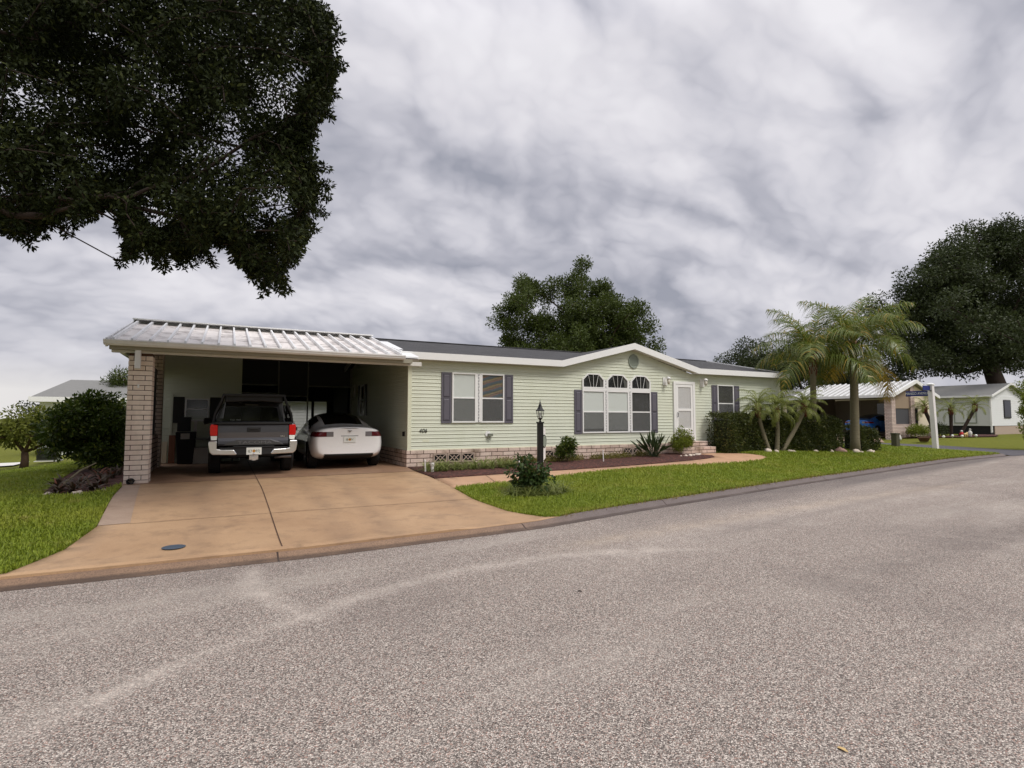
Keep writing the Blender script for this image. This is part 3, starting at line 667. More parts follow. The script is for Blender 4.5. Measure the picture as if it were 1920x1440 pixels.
def build_house():
    H0 = house
    b = MB(); b.box(.004, 15.196, .004, 8.0, -.2, 2.9); b.prism([(GL_+.1, 2.9), (GR_-.1, 2.9), (GX, 3.6)], 'y', .004, 2.0)
    siding(b, 'y', 0, -1, .06, 15.15, .455, 2.88)
    def gr(z):
        t = (z-2.83)/(3.62-2.83)
        if t > .98: return None
        return (4.78+(GX-4.78)*t, 10.48+(GX-10.48)*t)
    siding(b, 'y', 0, -1, 0, 0, 2.88, 3.59, gr)
    b.build('wall', M['siding'], H0)
    b = MB(); siding(b, 'x', 0, -1, .06, 7.5, .455, 2.88); siding(b, 'x', 0, -1, 1.6, 7.5, 2.88, 3.48); b.build('side_wall', M['siding'], H0)
    for d in ((-.03, .075, -.03, .075, .44, 2.88), (15.12, 15.225, -.03, .075, .44, 2.86)): bx('corner_trim', d, M['sidingcorner'], H0)
    bx('starter_strip', (.076, 9.5, -.024, 0, .445, .475), M['sidingcorner'], H0)
    MB().box(-.05, 15.25, -.05, 8.05, -.4, .445).build('brick_skirt', M['brickskirt'], H0)
    # concrete lattice vent blocks in the skirt
    for x in (.69, 1.1, 1.51, 4.15, 4.56, 7.22, 7.62):
        f = MB(); z0, z1, y = .1, .345, -.085; x1 = x+.395; cx, cz = (x+x1)/2, (z0+z1)/2
        for d in ((x, x1, y, -.052, z0, z0+.028), (x, x1, y, -.052, z1-.028, z1), (x, x+.03, y, -.052, z0+.028, z1-.028), (x1-.03, x1, y, -.052, z0+.028, z1-.028)): f.box(*d)
        for sx in (-1, 1):
            for sz in (-1, 1):
                f.tube([(cx+sx*.175, y+.015, cz+sz*.1), (cx+sx*.1, y+.014, cz+sz*.045), (cx+sx*.055, y+.014, cz)], [.014, .013, .012], 5)
                f.tube([(cx+sx*.055, y+.015, cz), (cx, y+.015, cz+sz*.06), (cx, y+.015, cz+sz*.105)], .011, 5)
        v = f.build('vent_block', M['concretevent'], H0)
        bx('vent_back', (x+.02, x1-.02, -.056, -.052, z0+.02, z1-.02), M['darkinside'], v)
    # roof
    def zr(y): return 3.06+.214*(y+.25)
    b = MB(); xa, xb = -.25, 15.45; yv = (GZ-3.06)/.214-.25
    b.poly([(xa, -.27, zr(-.27)), (GL_, -.27, zr(-.27)), (GX, yv, zr(yv)), (GR_, -.27, zr(-.27)), (xb, -.27, zr(-.27)), (xb, 4, zr(4)), (xa, 4, zr(4))])
    b.poly([(xa, 4, zr(4)), (xb, 4, zr(4)), (xb, 8.27, zr(-.27)), (xa, 8.27, zr(-.27))])
    gl, gr_ = (GL_, -.275, zr(-.27)+.012), (GR_+.05, -.275, zr(-.27)+.012); pk = (GX, -.275, GZ+.02); bk = (GX, yv+.12, GZ+.03)
    b.poly([gl, pk, bk]); b.poly([pk, gr_, bk])
    b.build('roof', M['shingle'], H0)
    MB().box(xa, xb, 3.9, 4.1, zr(4)-.01, zr(4)+.025).build('ridge_cap', M['shingle'], H0, bevel=.01)
    b = MB(); y0, y1 = -.285, -.255
    zt, zb_ = zr(-.27)+.02, zr(-.27)-.17
    b.prism([(-.27, zb_), (GL_+.02, zb_), (GX, GZ-.17), (GR_+.02, zb_), (15.46, zb_), (15.46, zt), (GR_+.07, zt), (GX, GZ+.035), (GL_-.03, zt), (-.27, zt)], 'y', y0, y1)
    b.build('fascia', M['white'], H0)
    for xa_, xb_ in ((-.26, GL_-.02), (GR_+.04, 15.44)): bx('soffit', (xa_, xb_, y1, .0, zb_-.002, zb_+.012), M['offwhite'], H0)
    b = MB()
    b.quad((GL_, y1, zb_+.012), (GX, y1, GZ-.16), (GX, 0, GZ-.16), (GL_, 0, zb_+.012)); b.quad((GX, y1, GZ-.16), (GR_, y1, zb_+.012), (GR_, 0, zb_+.012), (GX, 0, GZ-.16))
    b.build('gable_soffit', M['offwhite'], H0)
    for x0 in (-.30, 15.455):
        b = MB(); b.prism([(-.27, zr(-.27)+.03), (4, zr(4)+.035), (8.27, zr(-.27)+.03), (8.27, zr(-.27)-.14), (4, zr(4)-.14), (-.27, zr(-.27)-.14)], 'x', x0, x0+.045)
        b.build('rake_board', M['white'], H0)
    # windows
    def frame(b, x0, x1, z0, z1, w, ya, yb):
        b.box(x0, x1, ya, yb, z0, z0+w); b.box(x0, x1, ya, yb, z1-w, z1); b.box(x0, x0+w, ya, yb, z0+w, z1-w); b.box(x1-w, x1, ya, yb, z0+w, z1-w)
    def window(x0, x1, z0, z1, blind, lower_gap=0.0):
        b = MB(); w = .042; zm = z0+(z1-z0)*.495
        frame(b, x0, x1, z0, z1, w, -.062, -.0); b.box(x0+w, x1-w, -.05, -.012, zm-.02, zm+.02)
        f = b.build('window', M['white'], H0, bevel=.004)
        bx('backing', (x0+.02, x1-.02, -.0242, -.0238, z0+.02, z1-.02), M['darkinside'], f)
        if blind == 'closed': 
            b = MB(); zz = z0+w+lower_gap
            while zz < z1-w-.02:
                b.quad((x0+w, -.033, zz), (x1-w, -.033, zz), (x1-w, -.027, zz+.026), (x0+w, -.027, zz+.026)); zz += .025
            b.build('blind', M['blind'], f)
        elif blind == 'open':
            b = MB(); zz = z0+w+.02
            while zz < z1-w-.02:
                b.quad((x0+w, -.034, zz), (x1-w-.03, -.034, zz), (x1-w-.03, -.026, zz+.017), (x0+w, -.026, zz+.017)); zz += .034
            b.box(x1-w-.12, x1-w-.115, -.03, -.028, z0+w, z1-w)
            b.build('blind', M['blindgrey'], f)
        elif blind == 'stripes':
            bx('reflection_sheet', (x0+w, x1-w, -.030, -.027, zm+.03, z1-w), M['stripes'], f)
            b = MB(); 
            for q in range(9): b.box(x0+w, x1-w, -.028, -.0265, z0+w+.03+q*.065, z0+w+.034+q*.065)
            b.build('blind', M['blindgrey'], f)
        bx('insect_screen', (x0+w-.005, x1-w+.005, -.0505, -.05, z0+w-.005, zm-.015), M['insect'], f)
        bx('pane', (x0+w-.004, x1-w+.004, -.040, -.0385, z0+w-.004, zm-.012), M['glass'], f)
        bx('pane', (x0+w-.004, x1-w+.004, -.046, -.0445, zm+.012, z1-w+.004), M['glass'], f)
    def mullion(x0, x1, z0, z1):
        o = MB().box(x0, x1, -.055, -.0, z0, z1).build('mullion', M['white'], H0)
        b = MB(); n = int((z1-z0)/.085); cx = (x0+x1)/2
        for k in range(n):
            z = z0+(k+.5)*(z1-z0)/n; s = 1 if k % 2 else -1
            b.tube([(cx-.018*s, -.058, z-.026), (cx+.012*s, -.058, z-.012), (cx-.012*s, -.058, z+.012), (cx+.018*s, -.058, z+.026)], .0085, 5)
        b.build('scroll', M['shutter'], o)
    def shutter(x0, x1, z0, z1):
        o = MB().box(x0, x1, -.045, -.018, z0, z1).build('shutter', M['shutter'], H0, bevel=.004)
        zm = (z0+z1)/2; b = MB(); gv = MB(); w = .062
        for a, c in ((z0+.085, zm-.03), (zm+.03, z1-.07)):
            xa, xb = x0+w, x1-w; b.rings([[(xa, -.046, a), (xb, -.046, a), (xb, -.046, c), (xa, -.046, c)], [(xa+.022, -.056, a+.022), (xb-.022, -.056, a+.022), (xb-.022, -.056, c-.022), (xa+.022, -.056, c-.022)]])
            frame(gv, xa-.018, xb+.018, a-.018, c+.018, .017, -.0475, -.0452)
        b.build('raised_panel', M['shutter'], o); gv.build('groove_shade_strips', M['shutterdark'], o)  # dark strips paint the shade of grooves around the panels
    shutter(.92, 1.215, 1.165, 2.585); shutter(2.875, 3.16, 1.165, 2.585)
    window(1.23, 1.965, 1.18, 2.59, 'closed'); window(2.115, 2.86, 1.18, 2.59, 'stripes'); mullion(1.966, 2.114, 1.19, 2.58)
    shutter(5.34, 5.62, .815, 2.205); shutter(8.47, 8.77, .815, 2.205)
    tri = ((5.635, 6.51, 'closed', .1), (6.605, 7.5, 'closed', .05), (7.6, 8.455, 'open', 0))
    for x0, x1, bl, g in tri: window(x0, x1, .835, 2.2, bl, g)
    mullion(6.511, 6.604, .84, 2.2); mullion(7.501, 7.599, .84, 2.2)
    bx('window_rail', (5.635, 8.455, -.06, -.0, 2.203, 2.262), M['white'], H0)
    for x0, x1, _, _ in tri:        # chamfered fanlights
        z0, z1 = 2.265, 2.745; dx = (x1-x0)*.24; dz = .2
        out = [(x0, z0), (x1, z0), (x1, z1-dz), (x1-dx, z1), (x0+dx, z1), (x0, z1-dz)]
        cx, cz = (x0+x1)/2, (z0+z1)/2; inn = [(cx+(p-cx)*(1-.088/(x1-x0)*1.1), cz+(q-cz)*.83) for p, q in out]
        b = MB()
        for k in range(6):
            j = (k+1) % 6; A, B_, C_, D_ = out[k], out[j], inn[j], inn[k]
            b.rings([[(p[0], y, p[1]) for p in (A, B_, C_, D_)] for y in (-.062, .0)])
        for tx, tz, bxx in ((inn[4][0], inn[4][1], cx-.1), (cx, inn[4][1], cx), (inn[3][0], inn[3][1], cx+.1)):
            b.tube([(bxx, -.047, inn[0][1]), (tx, -.047, tz)], .008, 4)
        f = b.build('fanlight', M['white'], H0)
        pb = MB(); pb.poly([(p, -.026, q) for p, q in inn]); pb.build('backing', M['darkinside'], f)
        pc = MB(); pc.poly([(inn[1][0]-.0, -.029, inn[1][1]), (inn[2][0], -.029, inn[2][1]), (inn[3][0], -.029, inn[3][1]), (inn[2][0]-.12, -.029, inn[2][1]-.03), (inn[1][0]-.1, -.029, inn[1][1])]); pc.build('curtain', M['blindgrey'], f)
        pp = MB(); pp.poly([(p, -.040, q) for p, q in inn]); pp.build('pane', M['glass'], f)
    mullion(6.511, 6.604, 2.262, 2.55); mullion(7.501, 7.599, 2.262, 2.55)
    shutter(11.4, 11.665, 1.16, 2.52); shutter(12.54, 12.85, 1.16, 2.52); window(11.675, 12.53, 1.17, 2.54, 'open')
    # front door
    b = MB(); b.box(9.5, 9.6, -.07, 0, .5, 2.6); b.box(10.42, 10.52, -.07, 0, .5, 2.6); b.box(9.6, 10.42, -.07, 0, 2.5, 2.6)
    fr = b.build('door_frame', M['white'], H0, bevel=.006)
    b = MB(); b.box(9.61, 10.41, -.035, -.01, .56, 2.49)
    d = b.build('front_door', M['white'], H0)
    b = MB()
    for x0, x1, z0, z1 in ((9.61, 9.71, .56, 2.49), (10.31, 10.41, .56, 2.49), (9.71, 10.31, 2.4, 2.49), (9.71, 10.31, 1.56, 1.64), (9.71, 10.31, .56, .96)): b.box(x0, x1, -.06, -.036, z0, z1)
    b.build('door_rails', M['white'], d, bevel=.004)
    b = MB()
    for k in range(12):
        x = 9.72+k*.048; b.quad((x, -.038, .96), (x+.024, -.044, .96), (x+.024, -.044, 2.4), (x, -.038, 2.4)); b.quad((x+.024, -.044, .96), (x+.048, -.038, .96), (x+.048, -.038, 2.4), (x+.024, -.044, 2.4))
    b.build('door_curtain', M['curtain'], d)
    bx('door_glass', (9.705, 10.315, -.05, -.049, .955, 2.405), M['glass'], d)
    MB().tube([(9.66, -.06, 1.36), (9.66, -.1, 1.36), (9.66, -.1, 1.5), (9.66, -.06, 1.5)], .012, 6).build('door_handle', M['rim'], d)
    # brick steps
    b = MB(); b.box(9.2, 10.78, -.72, -.05, -.2, .325); b.box(9.2, 10.78, -.37, -.05, .33, .5)
    b.build('brick_steps', M['brickskirt'], H0, bevel=.012)
    # gable vent, lamps, number, hose box
    n = 10; b = MB(); b.rings([[(7.75+r*.9*math.cos(2*PI*(k+.5)/n), y, 3.215+r*math.sin(2*PI*(k+.5)/n)) for k in range(n)] for r, y in ((.245, -.015), (.245, -.05), (.2, -.05), (.19, -.035), (0.001, -.035))])
    for k in range(6): b.box(7.6, 7.9, -.046, -.036, 3.09+k*.045, 3.105+k*.045)
    b.build('gable_vent', M['ventgrey'], H0)
    for x in (9.14, 10.92):
        b = MB(); b.box(x-.1, x+.1, -.045, -.015, 2.44, 2.72); b.tube([(x, -.04, 2.7), (x, -.16, 2.74), (x, -.2, 2.68)], .014, 6)
        s = b.build('wall_lamp', M['white'], H0, bevel=.008)
        l = MB().lathe([(.002, 2.74), (.05, 2.72), (.085, 2.67), (.08, 2.66)], x, -.2, 10).build('lamp_shade', M['white'], s, smooth=True)
        MB().lathe([(.06, 2.655), (.05, 2.5), (.02, 2.48)], x, -.2, 8).build('lamp_glass', M['amber'], s, smooth=True)
    text('house_number', '406', .15, M['black'], H0, (.4, -.026, .965), extrude=.006, sx=1.05, shear=.25)
    b = MB(); b.lathe([(.001, 0), (.085, 0), (.085, .03), (.001, .03)], 0, 0, 14); b.v = [(2.34+p[0], -.015-p[2], .86+p[1]) for p in b.v]
    o = b.build('tap_plate', M['white'], H0); b = MB(); b.box(2.33, 2.47, -.11, -.045, .79, .87); b.tube([(2.3, -.06, .78), (2.33, -.07, .72), (2.42, -.07, .69)], .008, 5); b.build('tap_box', M['acunit'], o)
    bx('spot_plate', (.4, .58, -.022, -.012, .66, .73), M['sidingcorner'], H0)
    bx('hose_bracket', (-.06, -.02, .25, .36, .82, .94), M['blackplastic'], H0)
    # side window under the carport
    b = MB(); b.box(-.05, -.0, 5.09, 5.14, 1.4, 2.5); b.box(-.05, 0, 5.7, 5.75, 1.4, 2.5); b.box(-.05, 0, 5.14, 5.7, 1.4, 1.45); b.box(-.05, 0, 5.14, 5.7, 2.45, 2.5); b.box(-.05, 0, 5.14, 5.7, 1.93, 1.97)
    f = b.build('window', M['white'], H0); bx('pane', (-.022, -.018, 5.13, 5.71, 1.44, 2.46), M['blackgloss'], f)
    for y in (4.75, 5.76): 
        bx('shutter', (-.045, -.018, y, y+.33, 1.4, 2.5), M['black'], H0, bevel=.005)
    # ---- carport
    def zc(y): return 2.83+.256*(y+1.2)
    b = MB(); b.prism([(-1.22, zc(-1.22)), (2.2, zc(2.2)), (4.4, 3.56), (11.4, 3.5), (11.4, 3.42), (4.4, 3.47), (2.2, zc(2.2)-.09), (-1.22, zc(-1.22)-.09)], 'x', -6.42, -.52)
    rf = b.build('carport_roof', M['roofpan'], H0)
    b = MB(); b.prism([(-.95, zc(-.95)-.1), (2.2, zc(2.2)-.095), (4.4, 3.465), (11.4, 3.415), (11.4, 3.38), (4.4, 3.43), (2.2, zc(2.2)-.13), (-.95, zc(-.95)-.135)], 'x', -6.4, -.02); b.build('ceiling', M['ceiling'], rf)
    b = MB(); b.prism([(-.9, zc(-.9)-.08), (2.2, zc(2.2)-.09), (4.4, 3.47), (11.4, 3.42), (11.4, 3.45), (4.4, 3.5), (2.2, zc(2.2)-.05), (-.9, zc(-.9)-.04)], 'x', -.52, -.01); b.build('valley_flashing', M['whitemetal'], rf)
    b = MB(); nr = 20
    for k in range(nr):
        x = -6.36+k*(5.78/(nr-1)); b.prism([(-1.2, zc(-1.2)), (2.12, zc(2.12)), (2.12, zc(2.12)+.085), (-1.2, zc(-1.2)+.07)], 'x', x, x+.04)
    b.build('roof_ribs', M['whitemetal'], rf)
    b = MB(); b.box(-6.45, -.5, 1.98, 2.35, zc(2.12)+.087, zc(2.12)+.115); b.box(-6.45, -.5, 2.33, 2.36, zc(2.12)-.02, zc(2.12)+.086); b.build('ridge_flashing', M['whitemetal'], rf)
    b = MB()
    b.prism([(-1.22, zc(-1.22)-.12), (2.3, zc(2.2)-.1), (2.3, zc(2.2)+.09), (-1.22, zc(-1.22)+.055)], 'x', -6.46, -6.425); b.prism([(-.8, zc(-.8)-.1), (2.3, zc(2.2)-.1), (2.3, zc(2.2)+.09), (-.8, zc(-.8)+.05)], 'x', -.53, -.5)
    b.build('edge_trim', M['whitemetal'], rf)
    b = MB(); b.prism([(-1.225, 2.85), (-1.225, 2.735), (-1.3, 2.73), (-1.335, 2.765), (-1.345, 2.805), (-1.36, 2.81), (-1.36, 2.84), (-1.335, 2.842), (-1.325, 2.775), (-1.29, 2.745), (-1.24, 2.75), (-1.24, 2.85)], 'x', -6.47, -.5)
    b.prism([(-1.23, 2.84), (-1.23, 2.735), (-1.33, 2.75), (-1.36, 2.84)], 'x', -6.475, -6.471); b.prism([(-1.23, 2.84), (-1.23, 2.735), (-1.33, 2.75), (-1.36, 2.84)], 'x', -.499, -.495)
    b.build('gutter', M['whitemetal'], H0)
    bx('downspout', (-5.98, -5.88, -1.19, -1.1, 2.3, 2.7), M['whitemetal'], H0, bevel=.01)
    b = MB(); b.box(-6.4, -.28, -1.2, -1.08, 2.665, 2.76); b.build('front_beam', M['beam'], H0)
    b = MB(); b.box(-6.38, .0, -1.07, -.95, 2.62, 2.72); b.build('header_beam', M['offwhite'], H0)
    def pillar(x0, y0, top=2.62):
        b = MB(); z = -.03; k = 0; w = .41; g = .006
        b.box(x0+.012, x0+w-.012, y0+.012, y0+w-.012, -.1, top); core = b.build('brick_pillar', M['mortar'], H0)
        b = MB()
        while z < top-.06:
            if k % 2 == 0: cuts = [0, w]
            else: cuts = [0, .09, .29, w]
            for a, c in zip(cuts, cuts[1:]):
                j = random.uniform(-.003, .003)
                b.box(x0+a+(g if a else 0), x0+c-(g if c < w else 0), y0+j, y0+w-j, z+g, z+.1-g)
            z += .1; k += 1
        b.build('brick_courses', M['brickplain'], core, bevel=.004)
    pillar(-6.1, -1.03); pillar(-6.26, 2.9, 3.5)
    b = MB(); b.prism([(-1.05, 2.6), (4.4, 2.6), (4.4, 3.46), (2.2, zc(2.2)-.1), (-1.05, zc(-1.05)-.1)], 'x', -6.24, -6.16); b.build('gable_panel', M['siding'], H0)  # unseen infill above the pillars, added to block light into the carport
    bx('added_side_screen', (-6.0, -5.98, -.6, 2.88, .9, 2.6), M['meshdark'], H0); bx('added_low_wall', (-6.08, -5.9, -.6, 2.88, -.05, .9), M['brickskirt'], H0)  # unseen screen and wall added to keep side light out of the carport
    bx('wall_hook', (-5.93, -5.90, -1.06, -1.03, 1.92, 1.99), M['white'], H0)
    # storage room wall with a small shuttered window
    b = MB(); b.box(-6.15, -3.92, 4.41, 11.3, -.1, 3.5); siding(b, 'y', 4.4, -1, -6.15, -3.92, .02, 3.55); b.build('storage_wall', M['siding'], H0)
    b = MB(); x0, x1, z0, z1, w, y = -5.4, -4.77, 1.22, 1.89, .04, 4.33
    b.box(x0, x1, y, 4.39, z0, z0+w); b.box(x0, x1, y, 4.39, z1-w, z1); b.box(x0, x0+w, y, 4.39, z0+w, z1-w); b.box(x1-w, x1, y, 4.39, z0+w, z1-w); b.box(x0+w, x1-w, y+.01, 4.39, 1.56, 1.59)
    f = b.build('window', M['white'], H0); bx('pane', (x0+.02, x1-.02, 4.37, 4.375, z0+.02, z1-.02), M['blackgloss'], f)
    for a in (-5.69, -4.755): bx('shutter', (a, a+.28, 4.34, 4.378, 1.17, 1.93), M['black'], H0, bevel=.005)
    bx('door_trim', (-5.76, -5.70, 4.34, 4.38, .02, 2.02), M['siding'], H0)
    # screened porch at the back of the carport
    y = 7.45; b = MB(); fr = [(-3.9, .05, 0, 3.5), (-2.665, .045, 0, 3.5), (-1.645, .045, 0, 3.5), (-.06, .06, 0, 3.5)]
    for x, w, a, c in fr: b.box(x, x+w, y-.04, y+.04, a, c)
    b.box(-3.85, -2.665, y-.03, y+.03, 2.5, 2.54); b.box(-3.85, -2.665, y-.03, y+.03, 2.2, 2.23); b.box(-1.6, -.06, y-.03, y+.03, 2.49, 2.53)
    b.box(-2.62, -1.645, y-.03, y+.03, 2.11, 2.14); b.box(-3.85, -.06, y-.03, y+.03, 3.42, 3.5); b.box(-3.85, -.06, y-.03, y+.03, .0, .1)
    sc = b.build('porch_frame', M['framegrey'], H0)
    for d in ((-3.85, -2.665, 2.54, 3.42), (-2.62, -1.645, 2.14, 3.42), (-1.6, -.06, 2.53, 3.42)): bx('dark_panel', (d[0], d[1], y-.01, y+.0, d[2], d[3]), M['meshdark'], sc)
    for d in ((-3.85, -2.665, .1, 2.5), (-2.62, -1.645, .1, 2.11), (-1.6, -.06, .1, 2.49)): bx('mesh_panel', (d[0], d[1], y-.006, y-.004, d[2], d[3]), M['meshscreen'], sc)
    b = MB(); y = 10.9
    for x in (-3.9, -2.32, -1.02, -.38, -.1): b.box(x, x+.11, y-.04, y+.04, 0, 3.5)
    b.box(-3.8, -.1, y-.04, y+.04, 2.02, 3.5); b.box(-.33, -.1, y-.03, y+.03, 0, 2.02); b.box(-3.8, -.1, y-.035, y+.035, 0, .5); b.build('porch_back_frame', M['darkinside'], H0)
    b = MB(); b.box(-.12, -.01, 7.6, 10.9, 0, 3.5); b.build('porch_side', M['darkinside'], H0)
build_house()
def oval_ring(name, c, ry, rz, t, mat, label, cat):
    b = MB(); n = 20; pts = [(c[0], c[1]+ry*math.cos(2*PI*k/n), c[2]+rz*math.sin(2*PI*k/n)) for k in range(n+1)]
    b.tube(pts, t, 6, cap=False); o = b.build(name, mat); return tag(o, label, cat)
oval_ring('oval_wreath', (-.06, 6.86, 2.28), .3, .27, .045, M['mirror'], 'pale oval ring hanging on the side wall at the back of the carport', 'wreath')

# ------------------------------------------------------------------ things kept in the carport
def carport_things():
    t = thing('trash_bin', 'tall black trash bin with its lid tipped open against the storage wall', 'trash bin', (-5.32, 3.95, 0))
    MB().rings([[(-.19, -.2, .02), (.19, -.2, .02), (.19, .2, .02), (-.19, .2, .02)], [(-.25, -.26, .92), (.25, -.26, .92), (.25, .26, .92), (-.25, .26, .92)]]).build('body', M['blackplastic'], t, bevel=.02)
    MB().prism([(.16, .93), (.2, .93), (.28, 1.32), (.24, 1.34)], 'x', -.24, .1).build('lid', M['blackplastic'], t)
    bx('sticker', (-.12, .1, -.27, -.262, .72, .88), M['offwhite'], t)
    t = thing('storage_crate', 'grey white plastic crate on the floor beside the black trash bin', 'crate', (-4.93, 4.0, 0))
    MB().rings([[(-.2, -.2, 0), (.24, -.2, 0), (.24, .2, 0), (-.2, .2, 0)], [(-.23, -.23, .42), (.27, -.23, .42), (.27, .23, .42), (-.23, .23, .42)]]).build('body', M['offwhite'], t, bevel=.015)
    MB().box(-.25, .29, -.25, .25, .42, .47).build('lid', M['offwhite'], t, bevel=.015)
    o = MB().box(-.08, .08, -.03, .03, 0, .8).build('leaning_board', M['board'], bevel=.006); o.location = (-5.68, 4.2, .02); o.rotation_euler = (R(-7), 0, 0); tag(o, 'brown board standing against the storage wall beside the pillar', 'board')
    o = MB().box(-.13, .13, -.02, .02, 0, .62).build('leaning_sheet', M['cream'], bevel=.006); o.location = (-5.93, 4.25, .02); o.rotation_euler = (R(-6), 0, 0); tag(o, 'pale low panel leaning on the storage wall next to the brown board', 'panel')
    b = MB(); b.rings([[(-.05+.04*math.sin(z*3), -.03, z), (.06, -.03, z), (.06, .03, z), (-.05+.04*math.sin(z*3), .03, z)] for z in np.linspace(0, .5, 6)]); o = b.build('white_board', M['paintwhite'])
    o.location = (-5.13, 4.25, .74); tag(o, 'upright white rounded board under the storage window', 'board')
    o = MB().box(-.55, .55, -.22, .22, .68, .74).build('work_table', M['framegrey'], bevel=.006); bm = MB()
    o.location = (-4.62, 4.1, 0); tag(o, 'grey folding work table below the storage window', 'table')
    for sx in (-.5, .5):
        for sy in (-.18, .18): MB().tube([(sx, sy, 0), (sx*.96, sy, .68)], .015, 6).build('leg', M['framegrey'], o)
    b = MB(); b.rings([[( (r)*math.cos(2*PI*k/16), y, .06+(r)*math.sin(2*PI*k/16)) for k in range(16)] for r, y in ((.058, .12), (.058, -.03), (.066, -.03), (.066, -.05), (.046, -.05), (.046, .11))], cap=False)
    o = b.build('drain_pipe', M['blackplastic'], smooth=False); o.location = (-5.97, -1.14, -.0); tag(o, 'short black drain pipe lying at the foot of the front brick pillar', 'pipe')
    b = MB(); b.lathe([(.001, .0), (.12, .0), (.125, .008), (.105, .012), (.1, .008), (.001, .008)], n=20); o = b.build('drain_cover', basic('cover_blue_grey', rgb(70, 82, 96), .5, var=.15))
    o.location = (-4.85, -6.55, h1(-4.85, -6.55)+.008); tag(o, 'round blue grey drain cover set in the tan driveway', 'drain cover')
carport_things()

# ------------------------------------------------------------------ vehicles
def subsurf_mesh(rings_half, levels=2):
    """rings of half profiles (x>=0, from the bottom centre to the top centre) -> smooth closed body as a bmesh"""
    V = []; F = []; full = []
    for y, hp in rings_half:
        r = [(x, y, z) for x, z in hp]+[(-x, y, z) for x, z in hp[-2:0:-1]]
        full.append(r)
    n = len(full[0])
    for r in full: V += r
    for a in range(len(full)-1):
        for k in range(n):
            j = (k+1) % n; F.append((a*n+k, a*n+j, (a+1)*n+j, (a+1)*n+k))
    for base, flip in ((0, True), ((len(full)-1)*n, False)):      # end caps as strips of quads
        m = (n-2)//2
        for k in range(m+1-1+0):
            a, b2, c, d = k, k+1, (n-k-1) % n, (n-k) % n
            if k == 0: f = (base+0, base+1, base+n-1)
            elif k == m: f = (base+m, base+m+1, base+n-m) if m+1 != n-m else None
            else: f = (base+k, base+k+1, base+(n-k-1), base+(n-k))
            if f and len(set(f)) >= 3: F.append(f if flip is False else tuple(reversed(f)))
    me = bpy.data.meshes.new('tmp'); me.from_pydata(V, [], F); o = bpy.data.objects.new('tmp', me); COL.objects.link(o)
    md = o.modifiers.new('s', 'SUBSURF'); md.levels = levels; md.render_levels = levels
    m2 = bpy.data.meshes.new_from_object(o.evaluated_get(bpy.context.evaluated_depsgraph_get()))
    bpy.data.objects.remove(o); bpy.data.meshes.remove(me)
    bm = bmesh.new(); bm.from_mesh(m2); bpy.data.meshes.remove(m2)
    bmesh.ops.remove_doubles(bm, verts=bm.verts, dist=1e-4); bmesh.ops.recalc_face_normals(bm, faces=bm.faces); return bm
def cut(bm, co, no):
    bmesh.ops.bisect_plane(bm, geom=bm.verts[:]+bm.edges[:]+bm.faces[:], plane_co=co, plane_no=no)
def split_parts(bm, fn, mats, root, offs={}):
    """sort the faces by part name; every part becomes its own mesh"""
    bm.faces.ensure_lookup_table(); bm.normal_update(); groups = {}
    for f in bm.faces:
        k = fn(f.calc_center_median(), f.normal)
        if k: groups.setdefault(k, []).append(f)
    out = {}
    for k, fs in groups.items():
        idx = {}; V = []; F = []; o_ = offs.get(k, 0)
        for f in fs:
            q = []
            for v in f.verts:
                if v.index not in idx: idx[v.index] = len(V); V.append(tuple(v.co+v.normal*o_))
                q.append(idx[v.index])
            F.append(q)
        nm = k.split('#')[0]; me = bpy.data.meshes.new(nm); me.from_pydata(V, [], F); me.materials.append(mats[nm])
        me.polygons.foreach_set('use_smooth', [True]*len(F)); me.update(); ob = bpy.data.objects.new(nm, me); COL.objects.link(ob); ob.parent = root; out[k] = ob
    return out
def wheel(parent, x, y, r, w, rimr):
    s = 1 if x > 0 else -1
    prof = [(rimr, -w/2), (r-.03, -w/2), (r-.008, -w/2+.02), (r, -w/2+.045), (r, w/2-.045), (r-.008, w/2-.02), (r-.03, w/2), (rimr, w/2)]
    b = MB(); n = 28
    b.rings([[(x+d, y+q*math.cos(2*PI*k/n), r+q*math.sin(2*PI*k/n)) for k in range(n)] for q, d in prof], cap=False)
    for k in range(24):
        a = 2*PI*k/24
        for dx in (-.06, .0, .06): b.tube([(x+dx-.02, y+(r+.001)*math.cos(a), r+(r+.001)*math.sin(a)), (x+dx+.02, y+(r+.001)*math.cos(a+.06), r+(r+.001)*math.sin(a+.06))], .006, 4)
    t = b.build('wheel', M['rubber'], parent)
    b = MB(); xo = x+s*(w/2-.02)
    b.rings([[(xo-s*d, y+q*math.cos(2*PI*k/n), r+q*math.sin(2*PI*k/n)) for k in range(n)] for q, d in ((rimr+.004, 0), (rimr-.02, .012), (rimr-.03, .06), (.001, .07))], cap=False)
    for k in range(5):
        a = 2*PI*k/5; b.tube([(xo-s*.02, y, r), (xo-s*.025, y+(rimr-.015)*math.cos(a), r+(rimr-.015)*math.sin(a))], [.045, .03], 6)
    b.lathe([(0, 0)], 0, 0, 3) if False else None
    b.build('rim', M['rim'], t)
    return t
def plate(parent, x, y, z, w, h, s1, sun=True):
    p = MB().box(x-w/2, x+w/2, y-.012, y, z-h/2, z+h/2).build('licence_plate', M['plate'], parent, bevel=.004)
    text('plate_text', s1, h*.52, M['plateink'], p, (x, y-.0135, z-.004), extrude=.001, sx=.86)
    b = MB(); n = 12; b.poly([(x+.034*math.cos(2*PI*k/n), y-.0128, z+.034*math.sin(2*PI*k/n)) for k in range(n)][::-1]); b.build('plate_emblem', M['orange'], p)
    return p
